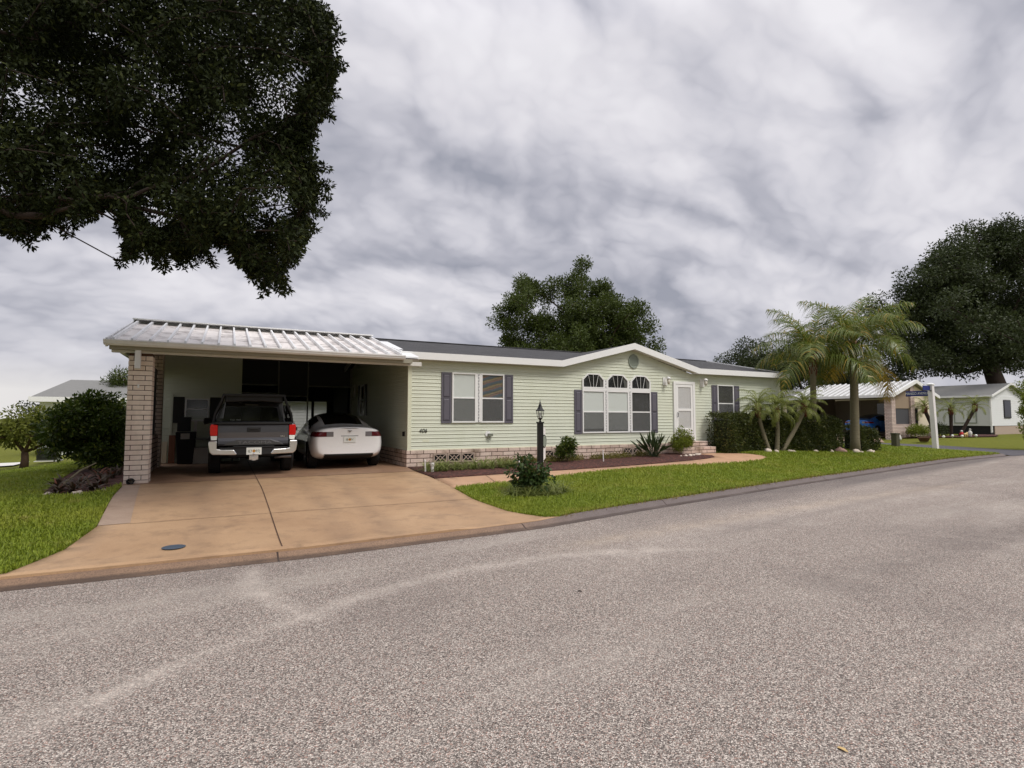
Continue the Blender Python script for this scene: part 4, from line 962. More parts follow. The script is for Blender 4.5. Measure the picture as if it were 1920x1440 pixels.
CAR = [
 (.03, [(0,.36),(.35,.36),(.60,.38),(.69,.46),(.72,.62),(.71,.80),(.66,.94),(.42,1.03),(0,1.05)]),
 (.07, [(0,.32),(.45,.32),(.70,.35),(.79,.46),(.81,.64),(.80,.82),(.74,1.00),(.50,1.065),(0,1.085)]),
 (.22, [(0,.27),(.55,.27),(.80,.31),(.875,.46),(.89,.66),(.875,.84),(.80,1.005),(.56,1.065),(0,1.085)]),
 (.50, [(0,.23),(.6,.23),(.84,.28),(.915,.45),(.925,.66),(.90,.86),(.82,.995),(.62,1.075),(0,1.10)]),
 (.82, [(0,.2),(.62,.2),(.87,.26),(.925,.45),(.93,.66),(.905,.86),(.83,.99),(.66,1.12),(0,1.155)]),
 (1.25,[(0,.18),(.62,.18),(.87,.25),(.925,.45),(.93,.66),(.905,.86),(.84,.985),(.685,1.265),(0,1.34)]),
 (1.75,[(0,.17),(.62,.17),(.87,.24),(.92,.45),(.925,.66),(.905,.85),(.84,.98),(.665,1.385),(0,1.47)]),
 (2.3, [(0,.16),(.62,.16),(.87,.23),(.92,.45),(.925,.66),(.905,.84),(.84,.97),(.65,1.42),(0,1.505)]),
 (2.8, [(0,.16),(.62,.16),(.87,.23),(.92,.45),(.925,.66),(.905,.83),(.84,.955),(.65,1.385),(0,1.485)]),
 (3.35,[(0,.17),(.62,.17),(.87,.23),(.92,.45),(.925,.66),(.90,.81),(.83,.93),(.68,1.12),(0,1.24)]),
 (3.75,[(0,.18),(.62,.18),(.87,.24),(.92,.45),(.92,.65),(.89,.78),(.80,.88),(.60,.95),(0,1.0)]),
 (4.25,[(0,.2),(.6,.2),(.83,.26),(.88,.45),(.88,.6),(.84,.70),(.74,.78),(.5,.84),(0,.88)]),
 (4.6, [(0,.24),(.5,.24),(.68,.3),(.74,.45),(.74,.56),(.7,.64),(.6,.70),(.4,.74),(0,.77)]),
 (4.68,[(0,.3),(.4,.3),(.55,.34),(.62,.45),(.62,.54),(.58,.6),(.5,.65),(.3,.68),(0,.69)])]
def sedan(root, paint, plate_s, detail=True):
    bm = subsurf_mesh(CAR, 3)
    for z in (.83, .955, .395, 1.0): cut(bm, (0, 0, z), (0, 0, 1))
    for s in (-1, 1):
        for x in (.40, .50, .565): cut(bm, (s*x, 0, 0), (1, 0, 0))
        cut(bm, (0, 1.22, 0), (0, 1, 0))
    for y in (.80, .72, 1.90, 2.05, 2.62, 2.70, 3.25): cut(bm, (0, y, 0), (0, 1, 0))
    mats = dict(body=paint, rear_window=M['blackgloss'], roof_glass=M['blackgloss'], side_window=M['carwindow'], windscreen=M['blackgloss'], tail_lamp=M['darkred'], reverse_lamp=M['smoke'], diffuser=M['blackplastic'])
    def fn(c, n):
        ax = abs(c.x); s = '#l' if c.x < 0 else '#r'
        for wy in (.86, 3.72):
            if ax > .62 and math.hypot(c.y-wy, c.z-.34) < .365: return None
        if c.y < .55 and .83 < c.z < .955 and ax > .565 and n.y < .55: return 'tail_lamp'+s
        if c.y < .3 and .83 < c.z < .955 and ax > .40: return 'reverse_lamp'+s
        if c.y < .6 and c.z < .395 and ax < .62 and n.y < -.1: return 'diffuser'
        if .80 < c.y < 1.90 and ax < .50 and n.z > .3 and c.z > 1.1: return 'rear_window'
        if 1.90 < c.y < 2.9 and ax < .50 and n.z > .5 and c.z > 1.2: return 'roof_glass'
        if 2.9 < c.y < 3.62 and ax < .63 and n.z > .3 and c.z > 1.0: return 'windscreen'
        if 1.22 < c.y < 3.3 and c.z > 1.0 and ax > .565 and c.z < 1.40 and abs(n.x) > .42 and not (2.62 < c.y < 2.70): return 'side_window'+s+('f' if c.y > 2.66 else 'b')
        return 'body'
    parts = split_parts(bm, fn, mats, root, {'tail_lamp#l': .004, 'tail_lamp#r': .004, 'reverse_lamp#l': .004, 'reverse_lamp#r': .004}); bm.free()
    for x in (-.80, .80):
        for y in (.86, 3.72): wheel(root, x, y, .335, .235, .23)
    b = MB(); b.box(-.62, .62, .45, 4.3, .22, .75); b.box(-.74, .74, .5, 1.3, .45, .8); b.box(-.74, .74, 3.3, 4.1, .45, .75); b.build('underbody', M['darkinside'], root)
    if detail:
        bd = parts['body']
        plate(bd, 0, .026, .755, .31, .155, plate_s)
        bx('plate_recess', (-.22, .22, .03, .05, .84, .853), M['blackplastic'], bd)
        b = MB(); b.prism([(-.05, .985), (.05, .985), (.05, .973), (.012, .973), (0, .935), (-.012, .973), (-.05, .973)], 'y', .0, .035); b.build('badge', M['rim'], bd)
        for s in (-1, 1):
            b = MB(); b.tube([(s*.42, .045, .455), (s*.6, .055, .46), (s*.68, .09, .475)], .011, 5); b.build('reflector', M['redlens'], bd)
            b = MB(); b.rings([[(s*(.93+dx), 3.05+dy*k_, .99+dz) for dx, dz in ((0, -.05), (.17, -.05), (.2, 0), (.16, .06), (0, .05))] for k_, dy in ((0, 0), (1, .1))]); b.build('wing_mirror', paint, root, bevel=.015)
            b = MB(); b.box(s*.93+min(0, s*.17)+.02*s, s*.93+max(0, s*.17), 3.043, 3.049, .95, 1.03); b.build('mirror_glass', M['rim'], root)
        b = MB()
        for s in (-.3, .3): b.lathe([(.09, 1.02), (.12, 1.1), (.1, 1.19), (.03, 1.21)], s, 1.75, 10)
        b.build('headrest', M['offwhite'], root, smooth=True)
    return parts
def build_sedan():
    root = thing('white_sedan', 'white sedan with a black glass roof parked nose in beside the house wall', 'car', (-1.5, .12, .008))
    sedan(root, M['carwhite'], 'IB P9V')
build_sedan()
def build_blue():
    root = thing('blue_car', 'bright blue car parked under the neighbour carport, half hidden by its brick pillar', 'car', (33.75, 7.75, h1(36, 8)+.03), R(-90))
    bpy.context.view_layer.update(); sedan(root, M['carblue'], 'AQ 97')
build_blue()

def build_truck():
    root = thing('pickup_truck', 'dark grey pickup truck with a black bed rack parked in the carport', 'truck', (-3.755, -.52, .008))
    P = M['truckpaint']
    # bed sides with wheel arches
    body = None
    prof = []
    def side(s):
        b = MB(); pts = [(.02, .62), (.02, 1.16), (.06, 1.2), (1.78, 1.2), (1.78, .55), (1.56, .55)]
        arch = [(1.1+.46*math.cos(q), .41+.46*math.sin(q)) for q in np.linspace(math.asin(.14/.46), PI-math.asin(.14/.46), 14)]
        pts = pts+arch+[(.62, .55), (.2, .58)]
        b.prism(pts, 'x', s*.79 if s > 0 else -.872, .872 if s > 0 else -.79)
        o = b.build('bed_side', P, root, bevel=.018)
        fl = MB(); q = np.linspace(-.2, PI+.2, 18); A = lambda r, x: [(x, 1.1+r*math.cos(t_), .41+r*math.sin(t_)) for t_ in q]
        fl.rings([A(.455, s*.86), A(.455, s*.915), A(.52, s*.905), A(.54, s*.868)], cap=False, closed=False); fl.build('fender_flare', M['blackplastic'], o, smooth=True)
    for s in (-1, 1): side(s)
    tg = MB(); tg.prism([(.0, .69), (-.018, .73), (-.012, .79), (.0, .86), (-.008, .98), (.0, 1.13), (.015, 1.165), (.06, 1.165), (.06, .69)], 'x', -.725, .725)
    tgo = tg.build('tailgate', P, root, bevel=.006)
    b = MB(); b.prism([(-.035, 1.165), (-.04, 1.185), (-.0, 1.215), (.1, 1.215), (.1, 1.165)], 'x', -.8, .8); b.build('tailgate_lip', M['blackplastic'], tgo, bevel=.006)
    b = MB()
    b.prism([(-.62, .70), (-.52, .765), (-.42, .785), (-.34, .82), (.34, .82), (.42, .785), (.52, .765), (.62, .70), (.6, .695), (-.6, .695)], 'y', -.026, -.0); b.build('tailgate_step', P, tgo, bevel=.006)
    text('tailgate_lettering', 'TACOMA', .095, M['emboss'], tgo, (.02, -.027, .752), extrude=.004, sx=1.75)
    text('badge', 'SR5', .05, M['chrome'], tgo, (.6, -.016, .885), extrude=.003, sx=1.3)
    h = MB(); h.box(-.15, .13, -.022, .0, .99, 1.1); ho = h.build('handle_recess', M['blackplastic'], tgo, bevel=.01); bx('handle', (-.1, .08, -.034, -.02, 1.035, 1.075), M['black'], ho, bevel=.006)
    for s in (-1, 1):
        pts = [(s*.735, .91), (s*.735, 1.15), (s*.86, 1.165), (s*.885, 1.12), (s*.882, .97), (s*.872, .91)]
        t = MB().prism(pts, 'y', -.018, .22).build('tail_lamp', M['redlens'], root, bevel=.012)
        MB().prism([(s*.745, .815), (s*.738, .905), (s*.868, .905), (s*.855, .815)], 'y', -.016, .1).build('reverse_lamp', M['whitelens'], t, bevel=.006)
        pb = MB(); pb.prism([(s*.74, .625), (s*.74, .795), (s*.90, .795), (s*.905, .71), (s*.88, .56), (s*.82, .50), (s*.36, .485), (s*.34, .51), (s*.40, .60), (s*.66, .61)], 'y', -.14, -.02)
        pb.build('chrome_corner', M['chrome'], root, bevel=.02)
    bm_ = MB(); bm_.prism([(-.66, .605), (-.41, .595), (-.345, .48), (.345, .48), (.41, .595), (.66, .605), (.72, .65), (-.72, .65)], 'y', -.13, -.015); bm_.box(-.42, .42, -.15, -.02, .645, .675)
    bo = bm_.build('bumper', M['blackplastic'], root, bevel=.012)
    plate(bo, 0, -.132, .565, .31, .16, 'IE7 D97J')
    b = MB(); b.box(-.04, .04, -.17, .2, .36, .44); b.lathe([(.02, .43), (.02, .47), (.012, .475), (.026, .5), (.02, .525), (.001, .53)], 0, -.15, 12); b.box(-.09, .09, -.1, -.05, .37, .47); b.build('tow_hitch', M['chrome'], bo)
    # bed interior, frame underneath, axle
    b = MB(); b.box(-.79, .79, .07, 1.76, .7, .75); b.box(-.78, .78, 1.72, 1.78, .7, 1.2); b.build('bed_floor', M['blackplastic'], root)
    b = MB(); b.box(-.5, .5, .15, 4.6, .42, .68); b.tube([(-.75, 1.1, .4), (.75, 1.1, .4)], .06, 8); b.lathe([(.001, .28), (.15, .34), (.16, .42), (.001, .5)], 0, 1.1, 10); b.build('chassis', M['darkinside'], root)
    MB().tube([(.45, .1, .4), (.62, .02, .42), (.80, .02, .42)], .035, 8).build('exhaust', M['rim'], root, smooth=True)
    for x in (-.79, .79):
        for y in (1.1, 4.3): wheel(root, x, y, .40, .25, .22)
    # cab: lofted
    cabr = []
    for y, wb, zb, wt, zt in ((1.80, .84, .6, .70, 1.62), (1.9, .865, .5, .69, 1.69), (2.6, .875, .45, .68, 1.74), (3.2, .875, .45, .67, 1.72), (3.6, .87, .45, .70, 1.62)):
        zbel = 1.2
        cabr.append([(-wb+.04, y, zb), (-wb, y, zb+.1), (-wb, y, 1.05), (-wb+.03, y, zbel), (-wt-.02, y, zt-.12), (-wt+.08, y, zt), (wt-.08, y, zt), (wt+.02, y, zt-.12), (wb-.03, y, zbel), (wb, y, 1.05), (wb, y, zb+.1), (wb-.04, y, zb)])
    b = MB(); b.rings(cabr); cab = b.build('cab', P, root, bevel=.02)
    b = MB(); b.rings([[(-.87, 3.5, .5), (-.87, 3.5, 1.15), (.87, 3.5, 1.15), (.87, 3.5, .5)], [(-.87, 4.4, .5), (-.85, 4.4, 1.12), (.85, 4.4, 1.12), (.87, 4.4, .5)], [(-.8, 4.95, .5), (-.74, 4.95, 1.0), (.74, 4.95, 1.0), (.8, 4.95, .5)]]); b.build('bonnet', P, root, bevel=.05)
    MB().prism([(-.66, 1.22), (-.655, 1.3), (-.60, 1.565), (-.5, 1.585), (.5, 1.585), (.6, 1.565), (.655, 1.3), (.66, 1.22)], 'y', 1.775, 1.79).build('rear_window', M['blackgloss'], cab)
    b = MB(); [b.box(x-.006, x+.006, 1.765, 1.776, 1.23, 1.57) for x in (-.22, .22)]; b.build('window_divider', M['black'], cab)
    text('window_sticker', 'TRD PRO', .055, M['plate'], cab, (-.36, 1.772, 1.255), extrude=.001, sx=1.1)
    MB().box(-.16, .16, 1.775, 1.84, 1.625, 1.66).build('brake_lamp', M['smoke'], cab, bevel=.006)
    for s in (-1, 1):
        b = MB(); b.rings([[(s*.87, y, 1.2), (s*1.09, y, 1.12), (s*1.12, y, 1.2), (s*1.1, y, 1.31), (s*.97, y, 1.31)] for y in (3.42, 3.54)]); b.build('wing_mirror', M['blackplastic'], root, bevel=.02)
    # bed rack
    rk = thing('bed_rack', None, None, (0, 0, 0)); rk.parent = root; 
    b = MB()
    for y in (.28, 1.55):
        for s in (-1, 1): b.tube([(s*.83, y, 1.2), (s*.80, y, 1.4), (s*.69, y, 1.66), (s*.63, y, 1.84)], .028, 8)
        b.box(-.64, .64, y-.03, y+.03, 1.81, 1.86)
    for s in (-1, 1):
        for z in (1.42, 1.84): b.tube([(s*(.80 if z < 1.5 else .63), .28, z), (s*(.80 if z < 1.5 else .63), 1.55, z)], .025, 8)
        b.tube([(s*.83, .28, 1.22), (s*.74, .9, 1.58), (s*.83, 1.55, 1.22)], .018, 6)
        b.tube([(s*.83, .3, 1.21), (s*.83, 1.5, 1.21)], .03, 6)
    b.build('rack_frame', M['black'], rk)
    b = MB(); b.prism([(-.62, 1.66), (-.60, 1.85), (-.1, 1.87), (0, 1.855), (.1, 1.87), (.60, 1.85), (.62, 1.66), (.1, 1.70), (0, 1.68), (-.1, 1.70)], 'y', .34, 1.5); b.build('rack_load', M['black'], rk, bevel=.02)
    for k in range(4):
        for s in (-1, 1): MB().tube([(s*(.64+.02*k), .33+.3*k, 1.3), (s*.6, .34+.3*k, 1.66)], .012, 5).build('strap', M['rim'], rk)
build_truck()

# ------------------------------------------------------------------ lamp post, street sign, utility box
def lamp_post():
    x, y = 2.62, -2.5; t = thing('lamp_post', 'black garden lamp post with a white sign panel standing in the mulch bed', 'lamp post', (x, y, h1(x, y)+.01))
    b = MB(); b.box(-.06, .06, -.06, .06, 0, 1.22); b.box(-.075, .075, -.075, .075, 1.19, 1.225); b.build('post', M['black'], t, bevel=.006)
    MB().lathe([(.035, 1.225), (.02, 1.26), (.03, 1.29), (.06, 1.3)], n=10).build('neck', M['black'], t, smooth=True)
    b = MB(); b.lathe([(.062, 1.3), (.066, 1.32), (.05, 1.325)], n=6)
    for k in range(6):
        a = 2*PI*(k+.5)/6; b.tube([(.058*math.cos(a), .058*math.sin(a), 1.31), (.096*math.cos(a), .096*math.sin(a), 1.5)], .008, 4)
    b.build('lantern_frame', M['black'], t)
    MB().lathe([(.052, 1.32), (.09, 1.5)], n=6).build('lantern_glass', M['glass'], t); MB().lathe([(.02, 1.31), (.025, 1.42), (.012, 1.46), (.001, 1.465)], n=8).build('bulb', M['whitelens'], t)
    MB().lathe([(.125, 1.495), (.12, 1.51), (.085, 1.545), (.055, 1.60), (.035, 1.66), (.018, 1.69), (.022, 1.71), (.01, 1.72), (.008, 1.76), (.001, 1.78)], n=6).build('lantern_roof', M['black'], t)
    b = MB(); b.prism([(-.05, .22), (.05, .22), (.05, 1.06), (.0, 1.1), (-.05, 1.06)], 'y', -.012, .012); p = b.build('sign_panel', M['paintwhite'], t); p.location = (.115, .02, 0); p.rotation_euler = (0, 0, R(14))
    n = 16; b = MB(); b.rings([[(.075*math.cos(2*PI*k/n), yy, .74+.165*math.sin(2*PI*k/n)) for k in range(n)] for yy in (-.024, .024)]); r = b.build('oval_plaque', M['black'], p)
    b = MB(); b.rings([[(.06*math.cos(2*PI*k/n), yy, .74+.145*math.sin(2*PI*k/n)) for k in range(n)] for yy in (-.027, .027)]); b.build('oval_face', M['ventgrey'], p)
lamp_post()
def street_sign():
    x, y = 25.6, -.62; z = h1(x, y); t = thing('street_sign', 'leaning white wooden post with a blue street name sign at the lawn corner', 'street sign', (x, y, z))
    b = MB(); r = .1; lx, ly = -.13, .03
    b.rings([[(r*a+lx*s, r*c+ly*s, 3.1*s) for a, c in ((-1, -1), (1, -1), (1, 1), (-1, 1))] for s in (0, .5, 1)]); b.build('post', M['paintwhite'], t, bevel=.01)
    b = MB(); b.rings([[(q*a+lx, q*c+ly, zz) for a, c in ((-1, -1), (1, -1), (1, 1), (-1, 1))] for q, zz in ((.13, 3.1), (.13, 3.14), (.03, 3.2))]); b.build('post_cap', M['white'], t)
    bl = MB().box(-.142, -.118, .12, 1.12, 2.58, 2.84).build('name_blade', M['navy'], t, bevel=.006); text('lettering', 'MANGO AVENUE', .185, M['plate'], bl, (-.1435, .62, 2.71), (PI/2, 0, -PI/2), extrude=.002, sx=.70)
    b2 = MB().box(-.85, -.22, .018, .042, 2.84, 3.06).build('cross_blade', M['navy'], t, bevel=.006)
    MB().box(-.24, -.08, -.03, .03, 2.8, 2.84).build('bracket', M['black'], t)
street_sign()
def utility_box():
    x, y = 23.5, .05; t = thing('utility_pedestal', 'dark olive utility box standing alone on the lawn left of the street sign', 'utility box', (x, y, h1(x, y)-.02))
    MB().box(-.15, .15, -.12, .12, 0, .6).build('body', M['greenbox'], t, bevel=.02); MB().box(-.17, .17, -.14, .14, .6, .68).build('cap', M['greenbox'], t, bevel=.02)
utility_box()
for i, (x, y, hh, w_, lab) in enumerate(((-.02, -1.5, .25, .02, 'short white pipe stub at the driveway corner of the mulch bed'), (.12, -1.62, .18, .04, 'stubby white capped pipe right beside the thinner pipe by the driveway'), (2.2, -2.2, .3, .015, 'thin white stake in the mulch just left of the lamp post'), (5.62, -1.12, .3, .015, 'thin white stake in the mulch below the triple window'))):
    o = MB().lathe([(w_, -.02), (w_, hh), (w_*1.25, hh), (w_*1.25, hh+.03), (.001, hh+.035)], n=10).build('pipe_stake', M['paintwhite'], smooth=False); o.location = (x, y, h1(x, y)+.02); o.rotation_euler = (R(random.uniform(-3, 3)), R(random.uniform(-4, 4)), 0)
    tag(o, lab, 'pipe')

# ------------------------------------------------------------------ trees and plants
def tree(name, label, loc, trunk, tr, C, rad, n, L, W, leaf, bark, group=None, cat='tree', droop=-.3, minr=.012, spread=.35, jitter=.6):
    """trunk: points local to loc; C: clump centres local to loc; n leaves per clump"""
    t = thing(name, label, cat, loc, 0, group)
    C = np.asarray(C, float)
    branch_tree('trunk', trunk, tr, C, bark, t, minr, spread=spread)
    P, d = ball_points(C, rad, n)
    leaves('crown', P, d+np.array([[0, 0, droop]]), L, W, leaf, t, jitter)
    return t
def clumps(n, c, r, shell=.5, flat=None, lumps=0, seed=0):
    """clump centres scattered through an uneven ellipsoid"""
    rg = np.random.default_rng(seed); out = []
    lob = unit(rg.normal(0, 1, (max(lumps, 1), 3)))
    while len(out) < n:
        d = unit(rg.normal(0, 1, (1, 3)))[0]; q = shell+(1-shell)*rg.uniform()**.6
        if rg.uniform() < .25: q *= rg.uniform(.2, 1)
        k = 1.0
        if lumps: k = .72+.36*np.clip((lob@d).max(), 0, 1)**6+.12*rg.uniform()
        if flat is not None and d[2] < flat: continue
        out.append(np.array(c)+d*q*k*np.array(r))
    return np.array(out)

# the big live oak overhanging from the left: its crown fills the upper left
def near_oak():
    bx_, by_ = -14.5, -3.6; z0 = h1(bx_, by_)
    rg = np.random.default_rng(5)
    # lower rim of the crown, seen from the street: (bearing along the street x, lowest foliage height) in metres
    C = []
    cam_ = np.array([-4.36, -14.23, 1.31]); fx = np.array([.466, .885, 0.]); rx = np.array([.885, -.466, 0.])
    rim = [(-2.2, .35), (-1.2, .365), (-.95, .37), (-.88, .385), (-.80, .40), (-.755, .405), (-.74, .36), (-.70, .305), (-.665, .30), (-.63, .315), (-.585, .29), (-.565, .34), (-.545, .345), (-.53, .33), (-.51, .32), (-.50, .29), (-.475, .27), (-.43, .245), (-.405, .27), (-.375, .32), (-.365, .36), (-.362, .42), (-.375, .47), (-.40, .50), (-.385, .53), (-.36, .58), (-.34, .63), (-.335, .66), (-.35, .70), (-.37, .80), (-.43, .95), (-.6, 1.15), (-1.0, 1.3), (-2.2, 1.3)]
    rim = [(a_-(.014 if a_ > -.56 else 0), e_+(.02 if e_ < .42 and a_ > -.75 else 0)) for a_, e_ in rim]
    k = 0
    while len(C) < 1280 and k < 200000:
        k += 1
        a = rg.uniform(-2.0, -.33); e = rg.uniform(.22, 1.25)
        if not inpoly(a, e, rim): continue
        dep = rg.uniform(6.6, 11.2)
        cr = .30/dep      # keep the whole clump inside the rim
        if not all(inpoly(a+u*cr, e+v*cr, rim) for u, v in ((-1, 0), (1, 0), (0, -1), (0, 1))): continue
        p = cam_+dep*(fx+a*rx+np.array([0, 0, e]))
        if p[2] > 11 or np.hypot(p[0]-bx_, p[1]-by_) > 12: continue
        if a < -1.05 and rg.uniform() < .7: continue
        # hollow patches where the sky shows through
        if (math.sin(a*23+1.3)*math.sin(e*27+.6)+.5*math.sin(a*51)*math.sin(e*43+2)) > (.42 if a > -.66 and e < .6 else .8) and rg.uniform() < .9: continue
        C.append(p)
    # finer clumps fill the fingers of the rim that the big ones cannot enter
    fine = []; k = 0
    while len(fine) < 520 and k < 60000:
        k += 1; a = rg.uniform(-1.0, -.33); e = rg.uniform(.24, .8); dep = rg.uniform(7.0, 10.2)
        ok = lambda c: all(inpoly(a+u*c, e+v*c, rim) for u, v in ((0, 0), (-1, 0), (1, 0), (0, -1), (0, 1)))
        if not ok(.05/dep) or ok(.34/dep) or math.sin(a*72+e*38)+math.sin(e*91-a*33+1) < -.25: continue
        p = cam_+dep*(fx+a*rx+np.array([0, 0, e])); fine.append(p)
    # twig sprays that break out past the rim, drooping below and reaching sideways
    extra = []; k = 0; ns = 0
    while ns < 300 and k < 60000:
        k += 1; a = rg.uniform(-1.0, -.33); e = rg.uniform(.24, .8); dep = rg.uniform(7.0, 10.2)
        if not inpoly(a, e, rim) or all(inpoly(a+u*.03, e+v*.03, rim) for u, v in ((-1, 0), (1, 0), (0, -1), (0, 1), (.7, -.7))): continue
        ns += 1; q = cam_+dep*(fx+a*rx+np.array([0, 0, e])); low_ = not inpoly(a, e-.035, rim)
        v = (rx*rg.uniform(-.5, .5)+np.array([0, 0, -1.0])) if low_ else (rx*rg.uniform(.5, 1)+np.array([0, 0, rg.uniform(-.8, .5)])); v = v/np.linalg.norm(v)*rg.uniform(.07, .11)
        for m in range(rg.integers(2, 6)): extra.append((q.copy(), .12-.012*m)); q = q+v+rg.normal(0, .02, 3)
    nb = len(C); rad_ = np.concatenate([np.tile([[.29, .29, .31]], (nb, 1)), np.array([[q_[1]]*3 for q_ in extra]), np.tile([[.15, .15, .15]], (len(fine), 1))])
    C = np.array(list(C)+[q_[0] for q_ in extra]+fine)-np.array([bx_, by_, z0])
    t = thing('live_oak', 'huge dark live oak whose crown hangs into the picture from the upper left', 'tree', (bx_, by_, z0))
    tr = [(0, 0, -.2), (.05, 0, .8), (.15, -.05, 1.9), (.35, -.1, 3.0), (.8, -.2, 4.1), (1.5, -.4, 5.0)]
    branch_tree('trunk', tr, [.55, .42, .36, .30, .23, .16], C, M['oakbark'], t, .009, spread=.45)
    P1, d1 = ball_points(C[:nb], rad_[:nb], 190); P2, d2 = ball_points(C[nb:], rad_[nb:], 46); P = np.vstack([P1, P2]); d = np.vstack([d1, d2])
    leaves('crown', P, d+np.array([[0, 0, -.35]]), .075, .033, M['oakleaf'], t, .7)
    # hanging twigs along the lower rim
near_oak()

def lobed(lobes, per, seed, depth):
    """clump centres in overlapping boughs; lobes: (sideways, height, radius) in metres, spread through the crown's depth"""
    rg = np.random.default_rng(seed); out = []; rx = np.array([.885, -.466, 0]); fx = np.array([.466, .885, 0])
    for l, z, r in lobes:
        c = rx*l+np.array([0, 0, z])+fx*rg.uniform(-depth, depth)
        for k in range(max(3, int(per*r*r))):
            d = unit(rg.normal(0, 1, (1, 3)))[0]; out.append(c+d*r*rg.uniform(.25, 1)*np.array([1, 1, .85]))
    return np.array(out)
# tree behind the house ridge
def center_tree():
    x, y = 14.75, 13.75; rg = np.random.default_rng(3)
    lob = [(-3.0, 9.3, 1.0), (-3.6, 8.1, 1.1), (-4.2, 7.2, .9), (-3.7, 5.9, 1.2), (-2.2, 7.0, 1.4), (-1.6, 9.4, .8), (-.1, 9.5, 1.1), (.4, 10.3, .4), (.1, 7.6, 1.9), (-.8, 5.6, 1.9), (1.7, 9.0, 1.0), (2.0, 9.9, .4), (2.2, 7.3, 1.7), (3.3, 7.6, .9), (3.9, 6.4, 1.1), (2.6, 5.4, 1.7), (4.6, 5.5, .6), (1.0, 6.2, 2.0), (-3.0, 9.9, .35), (-2.0, 5.0, 1.6), (0.2, 4.8, 1.7)]
    C = np.vstack([lobed(lob, 11, 21, 1.8), lobed(lob, 4, 22, 3.2)])
    tree('broadleaf_tree', 'rounded green tree rising behind the roof beside the front gable', (x, y, 0), [(0, 0, -.1), (.05, 0, 1.2), (0, .05, 2.4), (.05, 0, 3.4)], [.32, .27, .25, .22], C, np.full((len(C), 3), .56)*np.array([[1, 1, .8]]), 180, .16, .075, M['treeleaf'], M['brownbark'], droop=.1)
center_tree()
# great oak beyond the pale house on the right
def right_oak():
    x, y = 58.5, 8.8; lob = [(-8.2, 12.0, 2.0), (-9.0, 9.6, 1.6), (-6.4, 14.4, 2.4), (-7.2, 11.0, 2.8), (-4.4, 15.6, 2.6), (-5.8, 8.4, 2.4), (-8.6, 7.2, 1.4), (-3.6, 12.0, 4.0), (-.6, 17.0, 2.8), (.2, 18.6, 1.6), (-2.6, 8.6, 2.6), (1.6, 14.6, 4.2), (1.8, 10.4, 4.0), (4.4, 17.2, 3.4), (6.0, 12.0, 4.6), (8.6, 15.0, 4), (9.0, 9, 4), (-5.6, 6.2, 1.4), (-7.0, 6.2, 1.2), (-3.8, 6.4, 1.6), (-8.4, 6.6, 1.3), (-1.8, 7.2, 2.0), (2.6, 7.4, 2.4), (-5.0, 7.6, 2.2), (-2.6, 5.9, 1.2), (5, 8, 3), (-9.6, 10.8, 1.4), (-8.6, 13.4, 1.4), (-10.2, 8.4, 1.2)]
    C = np.vstack([lobed(lob, 2.8, 8, 3.0), lobed(lob, 1.8, 9, 8.0)])
    tree('spreading_oak', 'great dark spreading oak at the right edge behind the pale house', (x, y, .2), [(0, 0, -.4), (-.1, 0, 2), (-.4, .2, 4), (-.9, .5, 6)], [.95, .75, .7, .6], C, np.full((len(C), 3), 1.1)*np.array([[1, 1, .7]]), 180, .25, .125, M['darkleaf'], M['oakbark'], droop=-.1, minr=.03)
right_oak()
for i, (nm, lab, x, y, z, hz, rx_, n, sd) in enumerate((
    ('backdrop_tree', 'dark round tree over the right end of the green house roof', 40.5, 20.5, 0, 8.3, 3.6, 110, 31),
    ('backdrop_tree', 'dark tree between the green house and the queen palms', 44.5, 18.6, 0, 8.8, 4.2, 120, 32),
    ('backdrop_tree', 'tree filling the gap behind the neighbour carport roof and palms', 49.0, 16.2, 0, 6.8, 4.2, 110, 33))):
    C = clumps(n, (0, 0, hz-3.0), (rx_, rx_, 3.2), .35, flat=-.7, lumps=5, seed=sd)
    tree(nm, lab, (x, y, z), [(0, 0, -.1), (0, 0, 1.0), (.05, 0, 2.0)], [.3, .25, .2], C, np.full((len(C), 3), .95)*np.array([[1, 1, .75]]), 230, .2, .1, M['darkleaf'], M['brownbark'], group='trees behind the neighbour house')
for nm, lab, x, y, hz, r, n, sd, mat in (
    ('yard_tree', 'spiky light green treetop showing over the carport end of the roof', 1.6, 13.2, 4.9, 1.4, 22, 41, 'limeleaf'),
    ('yard_tree', 'tiny treetop just showing over the middle of the dark roof', 6.9, 13.0, 4.6, .9, 14, 42, 'treeleaf'),
    ('yard_tree', 'sparse green treetop beside the front brick pillar over the grey roof', -9.3, 22.0, 4.0, 1.0, 18, 43, 'treeleaf')):
    C = clumps(n, (0, 0, hz-.55*r), (r, r, .62*r), .3, lumps=4, seed=sd)
    tree(nm, lab, (x, y, h1(x, y)), [(0, 0, -.1), (0, 0, 1.2), (.03, 0, 2.2)], [.1, .08, .06], C, np.full((len(C), 3), .36), 90, .22, .05, M[mat], M['brownbark'], droop=.5)
# distant tree line
rgd = np.random.default_rng(77)
far = [(-34, 74, 4.2, 3.4), (-42, 82, 5.0, 4.5), (-27, 88, 4.6, 4.0), (-52, 95, 6.0, 5.5), (-21, 98, 5.2, 5.0), (-62, 84, 5.6, 5), (-74, 90, 6.4, 6), (-12, 110, 6, 6)]
for i, (x, y, hz, r) in enumerate(far):
    C = clumps(26, (0, 0, hz*.5), (r, r, hz*.5), .3, lumps=4, seed=100+i)
    tree('distant_tree', 'low dark tree on the skyline beyond the left lawn', (x, y, -.5), [(0, 0, 0), (0, 0, .8), (0, 0, 1.4)], [.25, .2, .16], C, np.full((len(C), 3), 1.15), 120, .4, .22, M['darkleaf'], M['brownbark'], group='trees on the far skyline')

